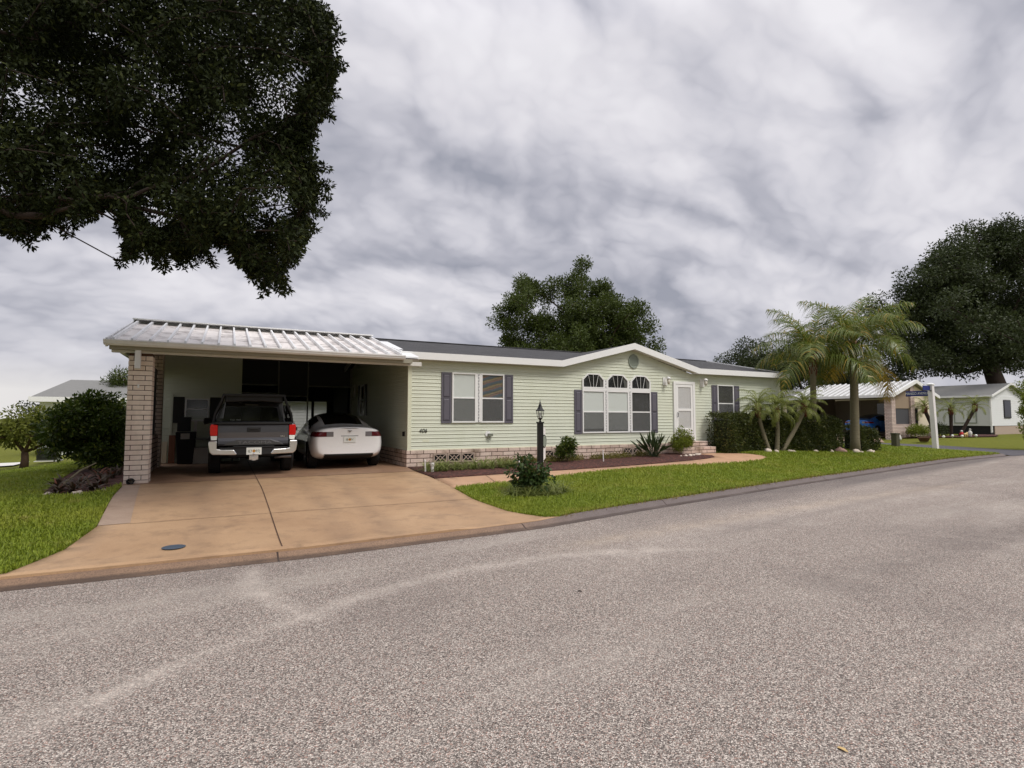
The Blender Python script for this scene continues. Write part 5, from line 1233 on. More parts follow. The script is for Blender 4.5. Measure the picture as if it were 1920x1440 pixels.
def bush(name, label, loc, r, n, k, L, W, leaf, seed, lumps=4, flat=-.75, shell=.45, group=None, cat='shrub', stems=True, cr=.24, droop=-.1, extra=()):
    z = r[2]*.95; C = clumps(n, (0, 0, z), r, shell, flat=flat, lumps=lumps, seed=seed)
    if len(extra): C = np.vstack([C, np.array(extra)])
    t = thing(name, label, cat, loc, 0, group)
    branch_tree('stem', [(0, 0, -.05), (0, 0, .1*r[2]), (.01, 0, .25*r[2])], [.03*r[2]+.012, .026*r[2]+.01, .02*r[2]+.008], C, M['brownbark'], t, .005)
    P, d = ball_points(C, np.full((len(C), 3), cr), k); P[:, 2] = np.maximum(P[:, 2], .02)
    leaves('foliage', P, d+np.array([[0, 0, droop]]), L, W, leaf, t, .6); return t
bush('large_shrub', 'big dense dark green shrub beside the front brick pillar', (-7.32, 2.9, -.02), (.98, .98, 1.08), 120, 120, .105, .05, M['shrubleaf'], 51, cr=.22, flat=-.85)
def small_tree():
    x, y = -10.4, 10.2; C = clumps(46, (0.1, 0, 1.3), (1.75, 1.4, .66), .3, lumps=5, seed=52)
    tree('ornamental_tree', 'small light green tree with a short thick trunk on the left lawn', (x, y, h1(x, y)), [(0, 0, -.05), (.02, 0, .25), (.0, 0, .5)], [.13, .11, .1], C, np.full((len(C), 3), .33), 120, .13, .065, leafmat('small_tree_leaves', rgb(74, 88, 34), rgb(136, 140, 62), .45), M['brownbark'], cat='tree', spread=.3)
small_tree()
bush('added_shrub', 'tall dark shrub added beside the carport to block its side light', (-7.5, 5.4, h1(-7.5, 5.4)), (.95, 1.2, 1.0), 80, 90, .12, .06, M['shrubleaf'], 56, cr=.28, flat=-.85)  # added shrub, keeps side light out of the carport
bush('rounded_bush', 'bright green bush under the wall between lamp post and triple window', (4.6, -.72, h1(4.6, -.72)), (.36, .34, .40), 34, 70, .075, .032, M['shrubleaf'], 53, cr=.12, droop=.3)
bush('box_shrub', 'upright yellow green clipped shrub beside the front steps', (9.3, -.62, h1(9.3, -.62)), (.42, .34, .44), 60, 70, .06, .026, M['limeleaf'], 54, cr=.12, shell=.6, droop=.5)
def front_shrub():
    t = bush('broad_leaf_shrub', 'leafy dark green shrub on the front lawn ringed by tufts of strap leaves', (.93, -4.95, h1(.93, -4.95)), (.34, .28, .27), 32, 30, .085, .052, M['roseleaf'], 55, cr=.12, lumps=5, shell=.35, droop=-.2, extra=[(-.18, 0, .6), (-.14, .05, .52), (-.22, 0, .66), (.0, .03, .58), (.02, 0, .5), (.3, -.05, .52), (.28, -.04, .4), (-.38, .05, .44), (.42, 0, .3), (-.08, 0, .64)])
front_shrub()
def tuft(name, label, loc, n, L, W, mat, group=None, cat='plant', arch=1.0, upr=.9):
    """strap leaves arching out of one crown"""
    V = []; F = []
    for i in range(n):
        a = RNG.uniform(0, 2*PI); l = L*RNG.uniform(.65, 1.15); e = RNG.uniform(.35, 1.3)*upr; d = np.array([math.cos(a), math.sin(a), 0]); s = np.array([-math.sin(a), math.cos(a), 0]); w = W*RNG.uniform(.8, 1.2)
        p = np.array([RNG.normal(0, .02), RNG.normal(0, .02), 0]); base = len(V); seg = 4
        for q in range(seg+1):
            ww = w*(1-.92*(q/seg)**2)*.5; V += [tuple(p-s*ww), tuple(p+s*ww)]
            ang = e-arch*1.5*(q/seg); p = p+(d*math.cos(ang)+np.array([0, 0, math.sin(ang)]))*l/seg; p[2] = max(p[2], .012)
        for q in range(seg): F.append((base+2*q, base+2*q+1, base+2*q+3, base+2*q+2))
    o = fast_mesh(name, np.array(V), np.array(F), mat); o.location = loc; return tag(o, label, cat, group)
rgt = np.random.default_rng(9)
for i in range(13):
    q = 2*PI*i/13+rgt.uniform(-.2, .2); x, y = 1.08+rgt.uniform(.36, .62)*math.cos(q), -5.0+rgt.uniform(.2, .38)*math.sin(q)
    tuft('strap_leaf_tuft', 'grey green tuft of strap leaves around the foot of the lawn shrub', (x, y, h1(x, y)), 52, .44, .014, M['liriope'], group='tufts ringing the lawn shrub')
for i in range(28):
    x = .12+i*.088+rgt.uniform(-.05, .05); y = -1.15-.42*math.sin(i*2.1)-.15*(i < 6)+rgt.uniform(-.1, .1)
    tuft('border_lily_tuft', 'clump of arching strap leaves in the mulch under the three vent blocks', (x, y, h1(x, y)+.02), 44, .46, .017, M['liriope'], group='strap leaf clumps along the brick skirt')
# low weeds along the brick skirt
n = 5200; wx = RNG.uniform(2.5, 8.2, n); wy = -.12-np.abs(RNG.normal(0, .22, n))-.25*(wx < 4.4)*RNG.uniform(0, 1, n); keep = (np.sin(wx*3.1)+np.sin(wx*7.3+1)) > -1.1; wx, wy = wx[keep], wy[keep]
wz = H(wx, wy)+.02+np.abs(RNG.normal(0, .07, len(wx))); o = leaves('weeds', np.stack([wx, wy, wz], 1), np.tile([[0, 0, 1.]], (len(wx), 1)), .06, .02, M['weeds'], None, 1.0); o['kind'] = 'stuff'
def bird_of_paradise():
    x, y = 7.95, -.75; t = thing('paddle_leaf_plant', 'dark fan of stiff paddle leaves in the mulch below the triple window', 'plant', (x, y, h1(x, y)+.02)); 
    b = MB(); st = MB()
    for i in range(74):
        a = RNG.uniform(0, 2*PI); e = RNG.uniform(.55, 1.5); l = RNG.uniform(.5, .9); d = Vector((math.cos(a)*math.cos(e), .8*math.sin(a)*math.cos(e), math.sin(e))); s = d.cross(Vector((RNG.normal(), RNG.normal(), .3))).normalized()
        p0 = Vector((RNG.normal(0, .07), RNG.normal(0, .06), 0)); p1 = p0+d*l*.5; st.tube([p0, p1], [.009, .006], 4)
        prev = None
        for f, w in ((.5, .012), (.64, .026), (.8, .031), (.93, .018), (1.0, .002)):
            p = p0+d*l*f+Vector((0, 0, -.05*(f-.5)**2*l)); cur = (tuple(p-s*w), tuple(p+s*w))
            if prev: b.quad(prev[0], prev[1], cur[1], cur[0])
            prev = cur
    b.build('leaves', M['bop'], t); st.build('stems', M['bop'], t)
bird_of_paradise()
for i, (x, y) in enumerate(((-6.42, -1.9), (-6.65, -2.2), (-6.85, -2.2), (-6.4, -1.2), (-6.7, -1.6), (-6.95, -1.75), (-6.5, -.5), (-6.8, -.9), (-6.5, .3), (-6.85, -.1), (-7.05, -1.0), (-6.45, 1.0), (-6.8, .8))):
    tuft('bromeliad', 'reddish brown rosette of strap leaves in the bed left of the brick pillar', (x, y, h1(x, y)+.02), 26, .36, .045, M['bromeliad'], group='bromeliads in the pillar bed', arch=.75)
b = MB(); b.tube([(-6.95, -1.9, .05), (-6.7, -1.5, .34), (-6.5, -1.3, .46)], [.02, .016, .01], 5); tag(b.build('dead_branch', M['palmbark']), 'bare grey stick leaning over the bromeliad bed', 'branch')

# hedges
def hedge(label, pts, w, hgt, n, sd, name='hedge'):
    rg = np.random.default_rng(sd); t = thing(name, label, 'hedge', (pts[0][0], pts[0][1], 0)); P = []; D = []
    seg = [(np.array(a), np.array(c)) for a, c in zip(pts, pts[1:])]; Ls = [np.linalg.norm(c-a) for a, c in seg]; tot = sum(Ls)
    for (a, c), L in zip(seg, Ls):
        m = int(n*L/tot); s = rg.uniform(-.12/L, 1+.12/L, m)[:, None]; ke = rg.uniform(0, 1, m) < .09; s[ke, 0] = np.where(rg.uniform(0, 1, ke.sum()) < .5, -.12/L, 1+.12/L)+rg.normal(0, .03/L, ke.sum()); base = a+(c-a)*s; dr = (c-a)/L; nr = np.array([dr[1], -dr[0]])
        face = rg.choice(3, m, p=[.55, .3, .15]); face[ke] = 2; side = np.where(face == 0, 1, np.where(face == 1, rg.uniform(-1, 1, m), rg.uniform(-1, 1, m)))
        hz = np.where(face == 1, 1.0, rg.uniform(0, 1, m)); wob = .05*np.sin(base[:, 0]*5+hz*4)+.05*np.sin(base[:, 0]*2.3+1)+rg.normal(0, .035, m)
        off = side*(w/2+wob*(face == 0)); z = hz*hgt+wob*(face == 1)+.04*np.sin(base[:, 0]*3.7)
        xy = base+nr*off[:, None]; P.append(np.column_stack([xy, H(xy[:, 0], xy[:, 1])+np.maximum(z, .03)])); D.append(np.column_stack([nr[0]*side*.7, nr[1]*side*.7, (face == 1)*1.0+.3]))
    P = np.vstack(P)-np.array([[pts[0][0], pts[0][1], 0]]); leaves('foliage', P, np.vstack(D), .075, .04, M['hedgeleaf'], t, .8)
    b = MB()
    for (a, c), L in zip(seg, Ls):
        k = max(2, int(L/.55))
        for q in range(k):
            p = a+(c-a)*(q+.5)/k-np.array(pts[0]); z0 = h1(*(p+np.array(pts[0])))
            b.tube([(p[0], p[1], z0-.05), (p[0]+.03, p[1], z0+hgt*.4)], .03, 5)
            for ang in range(5): b.tube([(p[0]+.03, p[1], z0+hgt*.3), (p[0]+.28*math.cos(ang*1.3+q), p[1]+.2*math.sin(ang*1.3+q), z0+hgt*(.6+.07*ang))], [.018, .008], 4)
    b.build('stems', M['brownbark'], t)
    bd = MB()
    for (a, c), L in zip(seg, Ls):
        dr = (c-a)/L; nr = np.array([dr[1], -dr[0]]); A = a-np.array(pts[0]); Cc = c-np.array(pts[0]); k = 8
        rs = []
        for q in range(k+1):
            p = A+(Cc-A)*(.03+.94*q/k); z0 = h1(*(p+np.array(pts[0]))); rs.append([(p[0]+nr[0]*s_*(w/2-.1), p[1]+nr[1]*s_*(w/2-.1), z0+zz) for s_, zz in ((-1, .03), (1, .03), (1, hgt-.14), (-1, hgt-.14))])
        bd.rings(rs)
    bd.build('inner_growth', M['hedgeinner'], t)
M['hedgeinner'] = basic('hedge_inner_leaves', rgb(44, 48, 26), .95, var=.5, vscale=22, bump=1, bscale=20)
hedge('long clipped dark hedge from the front steps to the palms', [(11.1, -.55), (14.6, -.6), (17.6, -.55)], .8, 1.28, 26000, 61)
hedge('short low clipped hedge at the right of the thick palm trunk', [(19.0, -.55), (20.0, -.6)], .85, .9, 4200, 62)

# palms
def frond_palm(name, label, loc, base, top, r0, r1, nf, L, leafL, leafW, mat, old=0, boot=None, group=None, seed=0, droop=1.0, cut_up=.2, lean=0.0, pairs=46, plumose=.5, bark=None, sheath=True):
    rg = np.random.default_rng(seed); t = thing(name, label, 'palm tree', loc, 0, group); b0, t0 = Vector(base), Vector(top)
    pts = [b0.lerp(t0, q/7)+Vector((math.sin(q/7*PI)*lean, 0, 0)) for q in range(8)]; b = MB(); b.tube(pts, [r0*1.25]+[r0+(r1-r0)*q/7 for q in range(1, 8)], 14)
    for q in range(0, 26): # leaf-scar rings
        f = q/26; p = pts[0].lerp(pts[-1], f)+Vector((math.sin(f*PI)*lean, 0, 0)); rr = (r0+(r1-r0)*f)*1.035
        b.tube([p, p+Vector((0, 0, .018))], rr, 14)
    b.build('trunk', bark or M['palmbark'], t, smooth=True)
    if boot:
        b = MB()
        for q in range(26):
            a = q*2.4; z = (q/26)*boot; p = t0+Vector((0, 0, z-boot*.75)); d = Vector((math.cos(a), math.sin(a), 0)); b.tube([p+d*r1*.85, p+d*(r1*1.25)+Vector((0, 0, .16)), p+d*(r1*1.15)+Vector((0, 0, .3))], [.035, .03, .012], 5)
        b.build('leaf_bases', M['palmboot'], t)
    if sheath:
        b = MB(); b.rings([[(t0.x+rr*math.cos(k*PI/5), t0.y+rr*math.sin(k*PI/5), t0.z+z) for k in range(10)] for rr, z in ((r1*1.1, -.15), (r1*1.25, .1), (r1*.9, .45), (r1*.4, .7))]); b.build('crown_shaft', M['sheath'], t, smooth=True)
    for gi, (cnt, nm, mt) in enumerate(((nf-old, 'crown', mat), (old, 'old_fronds', M['frondold']))):
        if not cnt: continue
        V = []; F = []; R_ = MB()
        for i in range(cnt):
            a = (i*2.399+rg.uniform(-.25, .25)) if gi == 0 else rg.uniform(0, 2*PI); f = (i+.5)/cnt
            e = (1.35-1.35*f**.9+rg.uniform(-.12, .12)) if gi == 0 else rg.uniform(-.5, -.1); ll = L*rg.uniform(.85, 1.1)
            p = np.array([t0.x, t0.y, t0.z+.35*(1-f)]); d = np.array([math.cos(a), math.sin(a), 0]); s = np.array([-math.sin(a), math.cos(a), 0]); seg = 12; rp = [p.copy()]; tang = []
            for q in range(seg):
                ang = e-droop*(1.0+.5*f)*(q/seg)**1.4*1.45; v = d*math.cos(ang)+np.array([0, 0, math.sin(ang)]); tang.append(v); p = p+v*ll/seg; rp.append(p.copy())
            R_.tube([tuple(x) for x in rp], [max(.004, .022*(1-q/seg)*r1/.15+.004) for q in range(seg+1)], 4)
            for q in range(pairs):
                u = .13+.87*q/pairs; k = min(seg-1, int(u*seg)); c = rp[k]+(rp[k+1]-rp[k])*(u*seg-k); tg = tang[k]; up = np.cross(s, tg)*-1
                size = leafL*(math.sin(PI*min(1, .18+.8*u))**.6)*rg.uniform(.8, 1.1)
                for sd in (-1, 1):
                    o_ = rg.uniform(-plumose, plumose); dd = s*sd*math.cos(o_)*.85+up*math.sin(o_)*.9+tg*rg.uniform(.35, .7); dd /= np.linalg.norm(dd)
                    base_i = len(V); w = leafW*.5; side = np.cross(dd, up); side /= max(1e-6, np.linalg.norm(side)); x = c.copy(); vv = dd.copy(); ns = 3
                    for m in range(ns+1):
                        wm = w*(1-.9*(m/ns)**1.5); V.append(tuple(x-side*wm)); V.append(tuple(x+side*wm)); x = x+vv*size/ns; vv = vv+np.array([0, 0, -.8*droop]); vv /= np.linalg.norm(vv)
                    for m in range(ns): F.append((base_i+2*m, base_i+2*m+1, base_i+2*m+3, base_i+2*m+2))
        o = fast_mesh(nm, np.array(V), np.array(F), mt, t); R_.build('frond_stalks', mt, o)
    return t
frond_palm('queen_palm', 'tall queen palm with a thin red brown topped trunk, the left of the two', (16.25, -.7, h1(16.25, -.7)), (0, 0, -.1), (.1, 0, 3.6), .115, .11, 20, 2.7, 1.0, .03, M['frond'], 0, boot=.9, seed=4, droop=.85, pairs=60, sheath=False, group=None)
frond_palm('queen_palm', 'tall queen palm with a thick grey green ringed trunk, the right of the two', (18.55, -.95, h1(18.55, -.95)), (0, 0, -.1), (.15, 0, 4.2), .175, .14, 25, 2.75, 1.1, .032, M['frond'], 2, boot=.4, seed=7, droop=.88, pairs=62)
for lab, x, y, tx, tz, sd in (('small date palm with a pale trunk leaning left, in front of the hedge', 13.15, -1.05, -.42, 1.42, 11), ('small date palm with an upright trunk between two leaning ones', 13.45, -1.1, .05, 1.36, 12), ('small date palm whose trunk leans well to the right over the rocks', 13.75, -1.05, 1.0, 1.5, 13)):
    frond_palm('pygmy_date_palm', lab, (x, y, h1(x, y)), (0, 0, -.05), (tx, -tx*.3, tz), .085, .07, 28, .95, .25, .013, M['pygmy'], 0, boot=.3, seed=sd, droop=1.15, pairs=30, plumose=.25, sheath=False, lean=.05*(1 if tx > 0 else -1))
for lab, x, y, tx, ty, tz, sd in (('dark little palm leaning left in front of the cream neighbour wall', 37.3, 4.6, -.5, .4, 1.75, 14), ('dark little upright palm in front of the pale house wing', 40.1, 5.0, .1, 0, 1.65, 15), ('dark little palm leaning right in front of the pale house wing', 40.5, 4.7, .9, -.6, 1.9, 16)):
    frond_palm('dwarf_palm', lab, (x, y, h1(x, y)), (0, 0, -.05), (tx, ty, tz), .09, .11, 18, 1.15, .26, .02, M['pygmy'], 0, boot=.35, seed=sd, droop=1.1, pairs=22, plumose=.3, sheath=False, bark=M['oakbark'])
# rocks
def rock(label, x, y, r, mat='rock', sd=0, group=None):
    o = MB().blob((0, 0, 0), r, r*.75, r*.6, 10, sd, .3).build('rock', M[mat], smooth=True); o.location = (x, y, h1(x, y)+r*.2); o.rotation_euler = (0, 0, sd); return tag(o, label, 'rock', group)
G_ = 'pale rocks at the feet of the palms'
for i, (x, y, r) in enumerate(((12.8, -1.25, .17), (13.1, -1.35, .12), (14.0, -1.25, .12), (14.25, -1.2, .1), (15.8, -1.05, .12), (16.7, -1.1, .12), (18.1, -1.25, .17), (18.2, -1.4, .11), (18.95, -1.3, .16), (19.1, -1.3, .12))): rock('pale rounded rock at the foot of the palms by the hedge', x, y, r, sd=i, group=G_)
rock('large pinkish rock between the two tall palms', 17.3, -1.1, .24, 'pinkrock', 30)
for i, (x, y, r) in enumerate(((8.9, -1.15, .07), (9.05, -1.2, .09), (9.25, -1.15, .07), (9.45, -1.12, .09), (9.65, -1.02, .07), (8.75, -1.1, .06))): rock('small pale stone in the mulch under the clipped shrub', x, y, r, sd=40+i, group='small stones under the clipped shrub')
for i, (x, y, r, lab) in enumerate(((-6.95, -2.4, .08, 'flat white stone at the front left of the bromeliad bed'), (-6.55, -2.5, .09, 'largest white stone at the front edge of the bromeliad bed'), (-6.24, -2.1, .06, 'white stone in the bromeliad bed nearest the driveway'))): rock(lab, x, y, r, sd=50+i)
# tall shrub at the right-hand edge
bush('corner_shrub', 'yellow green shrub cut by the right edge of the picture', (31.5, -2.75, h1(31.5, -2.75)), (1.05, 1.05, 2.0), 130, 150, .12, .055, M['limeleaf'], 71, cr=.34, lumps=6, flat=-.9)
# trees and gardens across the street, behind the photographer (they shade and are mirrored in the windows)
for i, (x, y, hz, r) in enumerate(((-2, -24, 7, 4.0), (4, -27, 8, 4.5), (11, -25, 7.5, 4.2), (18, -26, 8, 4.5), (26, -24, 8, 4.5), (-9, -26, 8, 4.5), (-16, -24, 8, 4.5), (-24, -25, 8, 4.5), (34, -22, 8, 4.5))):
    C = clumps(60, (0, 0, hz*.52), (r, r, hz*.46), .35, lumps=5, seed=200+i)
    tree('street_tree', 'leafy tree on the verge across the street', (x, y, 0), [(0, 0, -.1), (0, 0, 1.5), (.05, 0, 2.4)], [.3, .25, .2], C, np.full((len(C), 3), 1.0), 130, .24, .12, M['treeleaf'], M['brownbark'], group='trees across the street')

# ------------------------------------------------------------------ neighbours
def fallback_siding(b, axis, plane, sgn, u0, u1, z0, z1): siding(b, axis, plane, sgn, u0, u1, z0, z1, lap=.15, lip=.02)
def neighbour_house():
    t = thing('neighbour_house', 'cream house across the side street with a white ribbed carport roof on brick pillars', 'house', (33.75, 5.45, 0)); zg = .08
    # roof: eave along x=-.3, ridge at x=2.6, gable end at y=-.15
    b = MB(); b.prism([(-.3, 2.79), (2.6, 3.8), (5.5, 2.79), (5.5, 2.69), (2.6, 3.68), (-.3, 2.69)], 'y', -.2, 6.9); rf = b.build('carport_roof', M['neighpan'], t)
    b = MB()
    for k in range(18):
        y = -.19+k*.41; b.prism([(-.3, 2.795), (2.57, 3.795), (2.57, 3.87), (-.3, 2.87)], 'y', y, y+.06)
    b.build('roof_ribs', M['whitemetal'], rf)
    b = MB(); b.box(-.4, -.3, -.25, 6.95, 2.66, 2.83); b.prism([(-.3, 2.64), (2.6, 3.64), (5.5, 2.64), (5.5, 2.84), (2.6, 3.87), (-.3, 2.87)], 'y', -.27, -.21); b.build('fascia', M['white'], t)
    def pil(x, y, w=.45, h_=2.7): MB().box(x, x+w, y, y+w, zg-.3, h_).build('brick_pillar', M['brickneigh'], t)
    pil(0, 0); pil(2.3, 0, .48, 3.55)
    MB().box(.46, 2.29, .05, .25, zg-.3, .92).build('low_brick_wall', M['brickneigh'], t)
    b = MB(); b.prism([(.46, 1.95), (2.29, 1.95), (2.29, 3.5), (.46, 2.9)], 'y', .1, .18); b.build('gable_panel', basic('shaded_tan_panel', rgb(150, 132, 112), .8), t)  # darker tan puts the overhang's shade into the panel colour
    bx('screen', (.46, 2.29, .14, .16, .92, 1.95), M['meshdark'], t)
    b = MB(); b.prism([(2.8, zg-.3), (5.3, zg-.3), (5.3, 2.68), (2.8, 3.55)], 'y', .05, .2); b.build('wall', M['cream'], t); bx('side_door', (2.85, 3.15, .01, .05, .3, 2.0), M['darkinside'], t)
    b = MB(); b.box(5.1, 5.3, .2, 6.9, zg-.3, 2.68); b.box(.9, 5.1, 6.8, 6.92, zg-.3, 2.75); b.build('carport_back_wall', basic('shaded_brown_wall', rgb(136, 124, 110), .8), t)  # darker brown puts the carport's shade into this wall's colour
    for x0 in (1.1, 2.2):
        f = bx('window', (x0, x0+.85, 6.74, 6.8, 1.2, 2.35), M['black'], t); bx('pane', (x0+.07, x0+.78, 6.725, 6.74, 1.27, 2.28), M['blackgloss'], f)
    bx('window_ledge', (.95, 3.3, 6.6, 6.8, 1.06, 1.14), M['white'], t)
    MB().box(5.04, 5.09, 1.4, 3.6, .35, 2.4).build('back_window', M['blackgloss'], t)
    # house body left of the carport
    b = MB(); b.box(.9, 9.5, 6.95, 17, zg-.3, 2.75); fallback_siding(b, 'x', .9, -1, 6.95, 17, .3, 2.7); b.build('side_wall', M['cream'], t)
    b = MB(); b.prism([(.4, 2.7), (5.2, 3.75), (10, 2.7), (10, 2.6), (5.2, 3.63), (.4, 2.6)], 'y', 6.96, 17.3); b.build('roof', M['shinglegrey'], t)
    for y0, y1 in ((7.2, 8.0), (8.4, 9.3)):
        f = bx('window', (.82, .9, y0, y1, 1.2, 2.4), M['black'], t); bx('pane', (.805, .82, y0+.08, y1-.08, 1.28, 2.32), M['blackgloss'], f)
    bx('window_ledge', (.7, .9, 7.0, 9.5, 1.08, 1.16), M['white'], t)
neighbour_house()
def pale_wing():
    t = thing('pale_house', 'pale grey sided house with a blank door panel behind the little palms', 'house', (47.9, 5.75, 0))
    b = MB(); b.box(.02, 6, .02, 10, .7, 3.1); fallback_siding(b, 'x', 0, -1, 0, 10, .72, 3.1); b.build('wall', M['greysiding'], t)
    b = MB(); fallback_siding(b, 'y', 0, -1, 0, 6, .72, 3.1); b.poly([(0, .01, 3.1), (6, .01, 3.1), (3, .01, 4.0)]); b.build('gable_wall', M['lapwhite'], t)
    b = MB(); b.prism([(-.35, 3.05), (3, 4.1), (6.35, 3.05), (6.35, 2.95), (3, 3.98), (-.35, 2.95)], 'y', -.3, 10.3); b.build('roof', M['shinglegrey'], t)
    b = MB(); b.box(-.42, -.35, -.3, 10.3, 2.95, 3.08); b.prism([(-.4, 2.92), (3, 3.97), (6.4, 2.92), (6.4, 3.08), (3, 4.14), (-.4, 3.08)], 'y', -.34, -.3); b.build('fascia', M['white'], t)
    bx('skirt', (.05, 6, .05, 10, -.3, .7), M['darkinside'], t)
    b = MB(); b.box(-.04, -.015, .9, 2.3, .95, 2.5); p = b.build('door_panel', M['greysiding'], t); b = MB(); [b.box(*d) for d in ((-.06, -.04, .85, .92, .9, 2.55), (-.06, -.04, 2.28, 2.35, .9, 2.55), (-.06, -.04, .92, 2.28, 2.48, 2.55), (-.06, -.04, .92, 2.28, .9, .97))]; b.build('panel_trim', M['ventgrey'], p)
    f = bx('window', (2.2, 3.4, -.06, -.01, 1.3, 2.75), M['black'], t); bx('pane', (2.28, 3.32, -.07, -.06, 1.38, 2.67), M['blackgloss'], f)
    bx('downspout', (-.1, -.02, -.12, -.02, .2, 3.0), M['white'], t)
    bx('block_pier', (.6, 5.8, -.02, .04, -.2, .68), M['concretevent'], t)
pale_wing()
def left_house():
    t = thing('grey_roof_house', 'white house with a grey hipped roof behind the left bushes', 'house', (-12.5, 19.5, -.5))
    b = MB(); b.box(.2, 9.5, .3, 7, 0, 2.72); fallback_siding(b, 'y', .3, -1, .2, 9.5, .1, 2.7); fallback_siding(b, 'x', .2, -1, .3, 7, .1, 2.7); b.build('wall', M['lapwhite'], t)
    e, r = 2.82, 3.88; b = MB(); A, B_, C_, D_ = (-.1, -.1, e), (10, -.1, e), (10, 6.6, e), (-.1, 6.6, e); P, Q = (.75, 3.25, r), (9.4, 3.25, r)
    b.poly([A, B_, Q, P]); b.poly([A, P, D_]); b.poly([D_, P, Q, C_]); b.poly([B_, C_, Q]); b.build('roof', M['shinglegrey'], t)
    b = MB(); b.box(-.12, 10, -.16, -.1, e-.22, e+.02); b.box(-.16, -.1, -.1, 6.6, e-.22, e+.02); b.box(-.1, 10, -.1, .3, e-.2, e-.17); b.build('fascia', M['white'], t)
    f = bx('window', (2, 3.4, .2, .28, 1, 2.2), M['white'], t); bx('pane', (2.06, 3.34, .185, .2, 1.06, 2.14), M['blackgloss'], f)
left_house()
def ac_unit():
    t = thing('air_conditioner', 'dark grey outdoor air conditioner beside the white house wall', 'air conditioner', (-10.35, 13.0, h1(-10.35, 13))); t.scale = (.75, .75, .62)
    MB().box(-.42, .42, -.42, .42, .05, .85).build('cabinet', M['acunit'], t, bevel=.02); b = MB()
    for k in range(14): b.box(-.43, .43, -.44, -.42, .12+k*.05, .145+k*.05)
    b.build('grille', M['black'], t); MB().box(-.5, .5, -.5, .5, 0, .05).build('pad', M['offwhite'], t)
ac_unit()
def back_house():
    t = thing('white_back_house', 'white sided house seen through the screened porch behind the carport', 'house', (-3.2, 15.0, 0))
    b = MB(); b.box(.02, 7, .02, 6, 0, 2.3); fallback_siding(b, 'y', 0, -1, 0, 7, .1, 2.2); b.build('wall', M['lapwhite'], t)
    b = MB(); b.box(-.3, 7.3, -.36, -.28, 2.12, 2.24); b.box(-.3, 7.3, -.44, -.37, 2.28, 2.44); b.build('fascia', M['white'], t)
    b = MB(); b.prism([(-.4, 2.42), (3, 3.1), (6.4, 2.42), (6.4, 2.3), (3, 2.95), (-.4, 2.3)], 'x', -.35, 7.35); b.build('roof', M['shinglegrey'], t)
    f = bx('door', (.9, 1.8, -.06, -.02, .1, 2.05), M['white'], t); bx('door_screen', (.98, 1.72, -.075, -.06, .3, 1.95), M['insect'], f)
back_house()
# ---- neighbour's garden
def fig(name, label, cat, x, y, parts, mat, group=None, sc=1.0):
    z = h1(x, y); b = MB(); 
    for prof, dx, dy in parts: b.lathe(prof, dx, dy, 12)
    o = b.build(name, mat, smooth=True); o.location = (x, y, z); o.scale = (sc, sc, sc); return tag(o, label, cat, group)
t = thing('garden_figurine', 'small red garden figurine with a pale face beside the little palms', 'figurine', (40.0, 4.35, h1(40, 4.35)))
t.scale = (.6, .6, .6); MB().lathe([(.001, 0), (.2, .02), (.22, .2), (.16, .36), (.12, .44)], n=12).build('body', M['redfig'], t, smooth=True); MB().lathe([(.05, .43), (.12, .48), (.125, .56), (.06, .65), (.001, .67)], n=12).build('head', M['offwhite'], t, smooth=True)
t = thing('bird_statue', 'white bird statue standing on the neighbour lawn', 'statue', (39.2, 3.55, h1(39.2, 3.55)))
t.scale = (.6, .6, .6); MB().lathe([(.1, 0), (.11, .05), (.17, .2), (.2, .4), (.15, .55), (.07, .66), (.055, .74)], n=12).build('body', M['offwhite'], t, smooth=True); b = MB(); b.lathe([(.05, .72), (.085, .78), (.07, .85), (.001, .88)], n=10); b.tube([(0, -.06, .79), (-.02, -.2, .77)], [.03, .006], 6); b.build('head', M['offwhite'], t, smooth=True)
for x, y in ((35.0, 3.2), (36.2, 3.25), (36.1, 2.7), (38.0, 2.75)): fig('globe_lamp', 'white ball lamp on the neighbour lawn by the garden bed', 'garden lamp', x, y, [([(.03, -.02), (.03, .05), (.1, .08), (.14, .17), (.1, .27), (.001, .31)], 0, 0)], M['whitelens'], 'ball lamps along the garden bed', .6)
t = thing('animal_figurine', 'tan four legged animal figurine between the white ball lamps', 'figurine', (36.9, 2.85, h1(36.9, 2.85)))
t.scale = (.7, .7, .7); b = MB(); b.tube([(-.25, 0, .26), (0, 0, .3), (.22, 0, .28)], [.08, .11, .09], 8); b.tube([(.2, 0, .3), (.3, 0, .42), (.4, 0, .42)], [.06, .07, .03], 7)
for sx in (-.2, .18):
    for sy in (-.06, .06): b.tube([(sx, sy, .26), (sx+.01, sy, .0)], [.035, .025], 5)
b.build('body', M['tanfig'], t, smooth=True)
fig('planter_bowl', 'brown bowl planter on the lawn just left of the sign post', 'planter', 32.7, 3.2, [([(.001, 0), (.2, .0), (.3, .22), (.34, .26), (.29, .26), (.2, .2), (.001, .18)], 0, 0)], M['terracotta'])
t = thing('white_figurine', 'white figurine in front of the low brick wall', 'figurine', (33.1, 4.75, h1(33.1, 4.75)))
t.scale = (.7, .7, .7); MB().lathe([(.001, 0), (.16, 0), (.18, .2), (.1, .42), (.06, .5)], n=10).build('body', M['offwhite'], t, smooth=True); MB().lathe([(.04, .49), (.1, .56), (.09, .66), (.001, .7)], n=10).build('head', M['pinkrock'], t, smooth=True)
bush('low_bush', 'round low yellow green bush before the neighbour brick wall', (35.3, 4.75, h1(35.3, 4.75)), (.75, .65, .42), 34, 60, .1, .05, M['limeleaf'], 81, cr=.22)
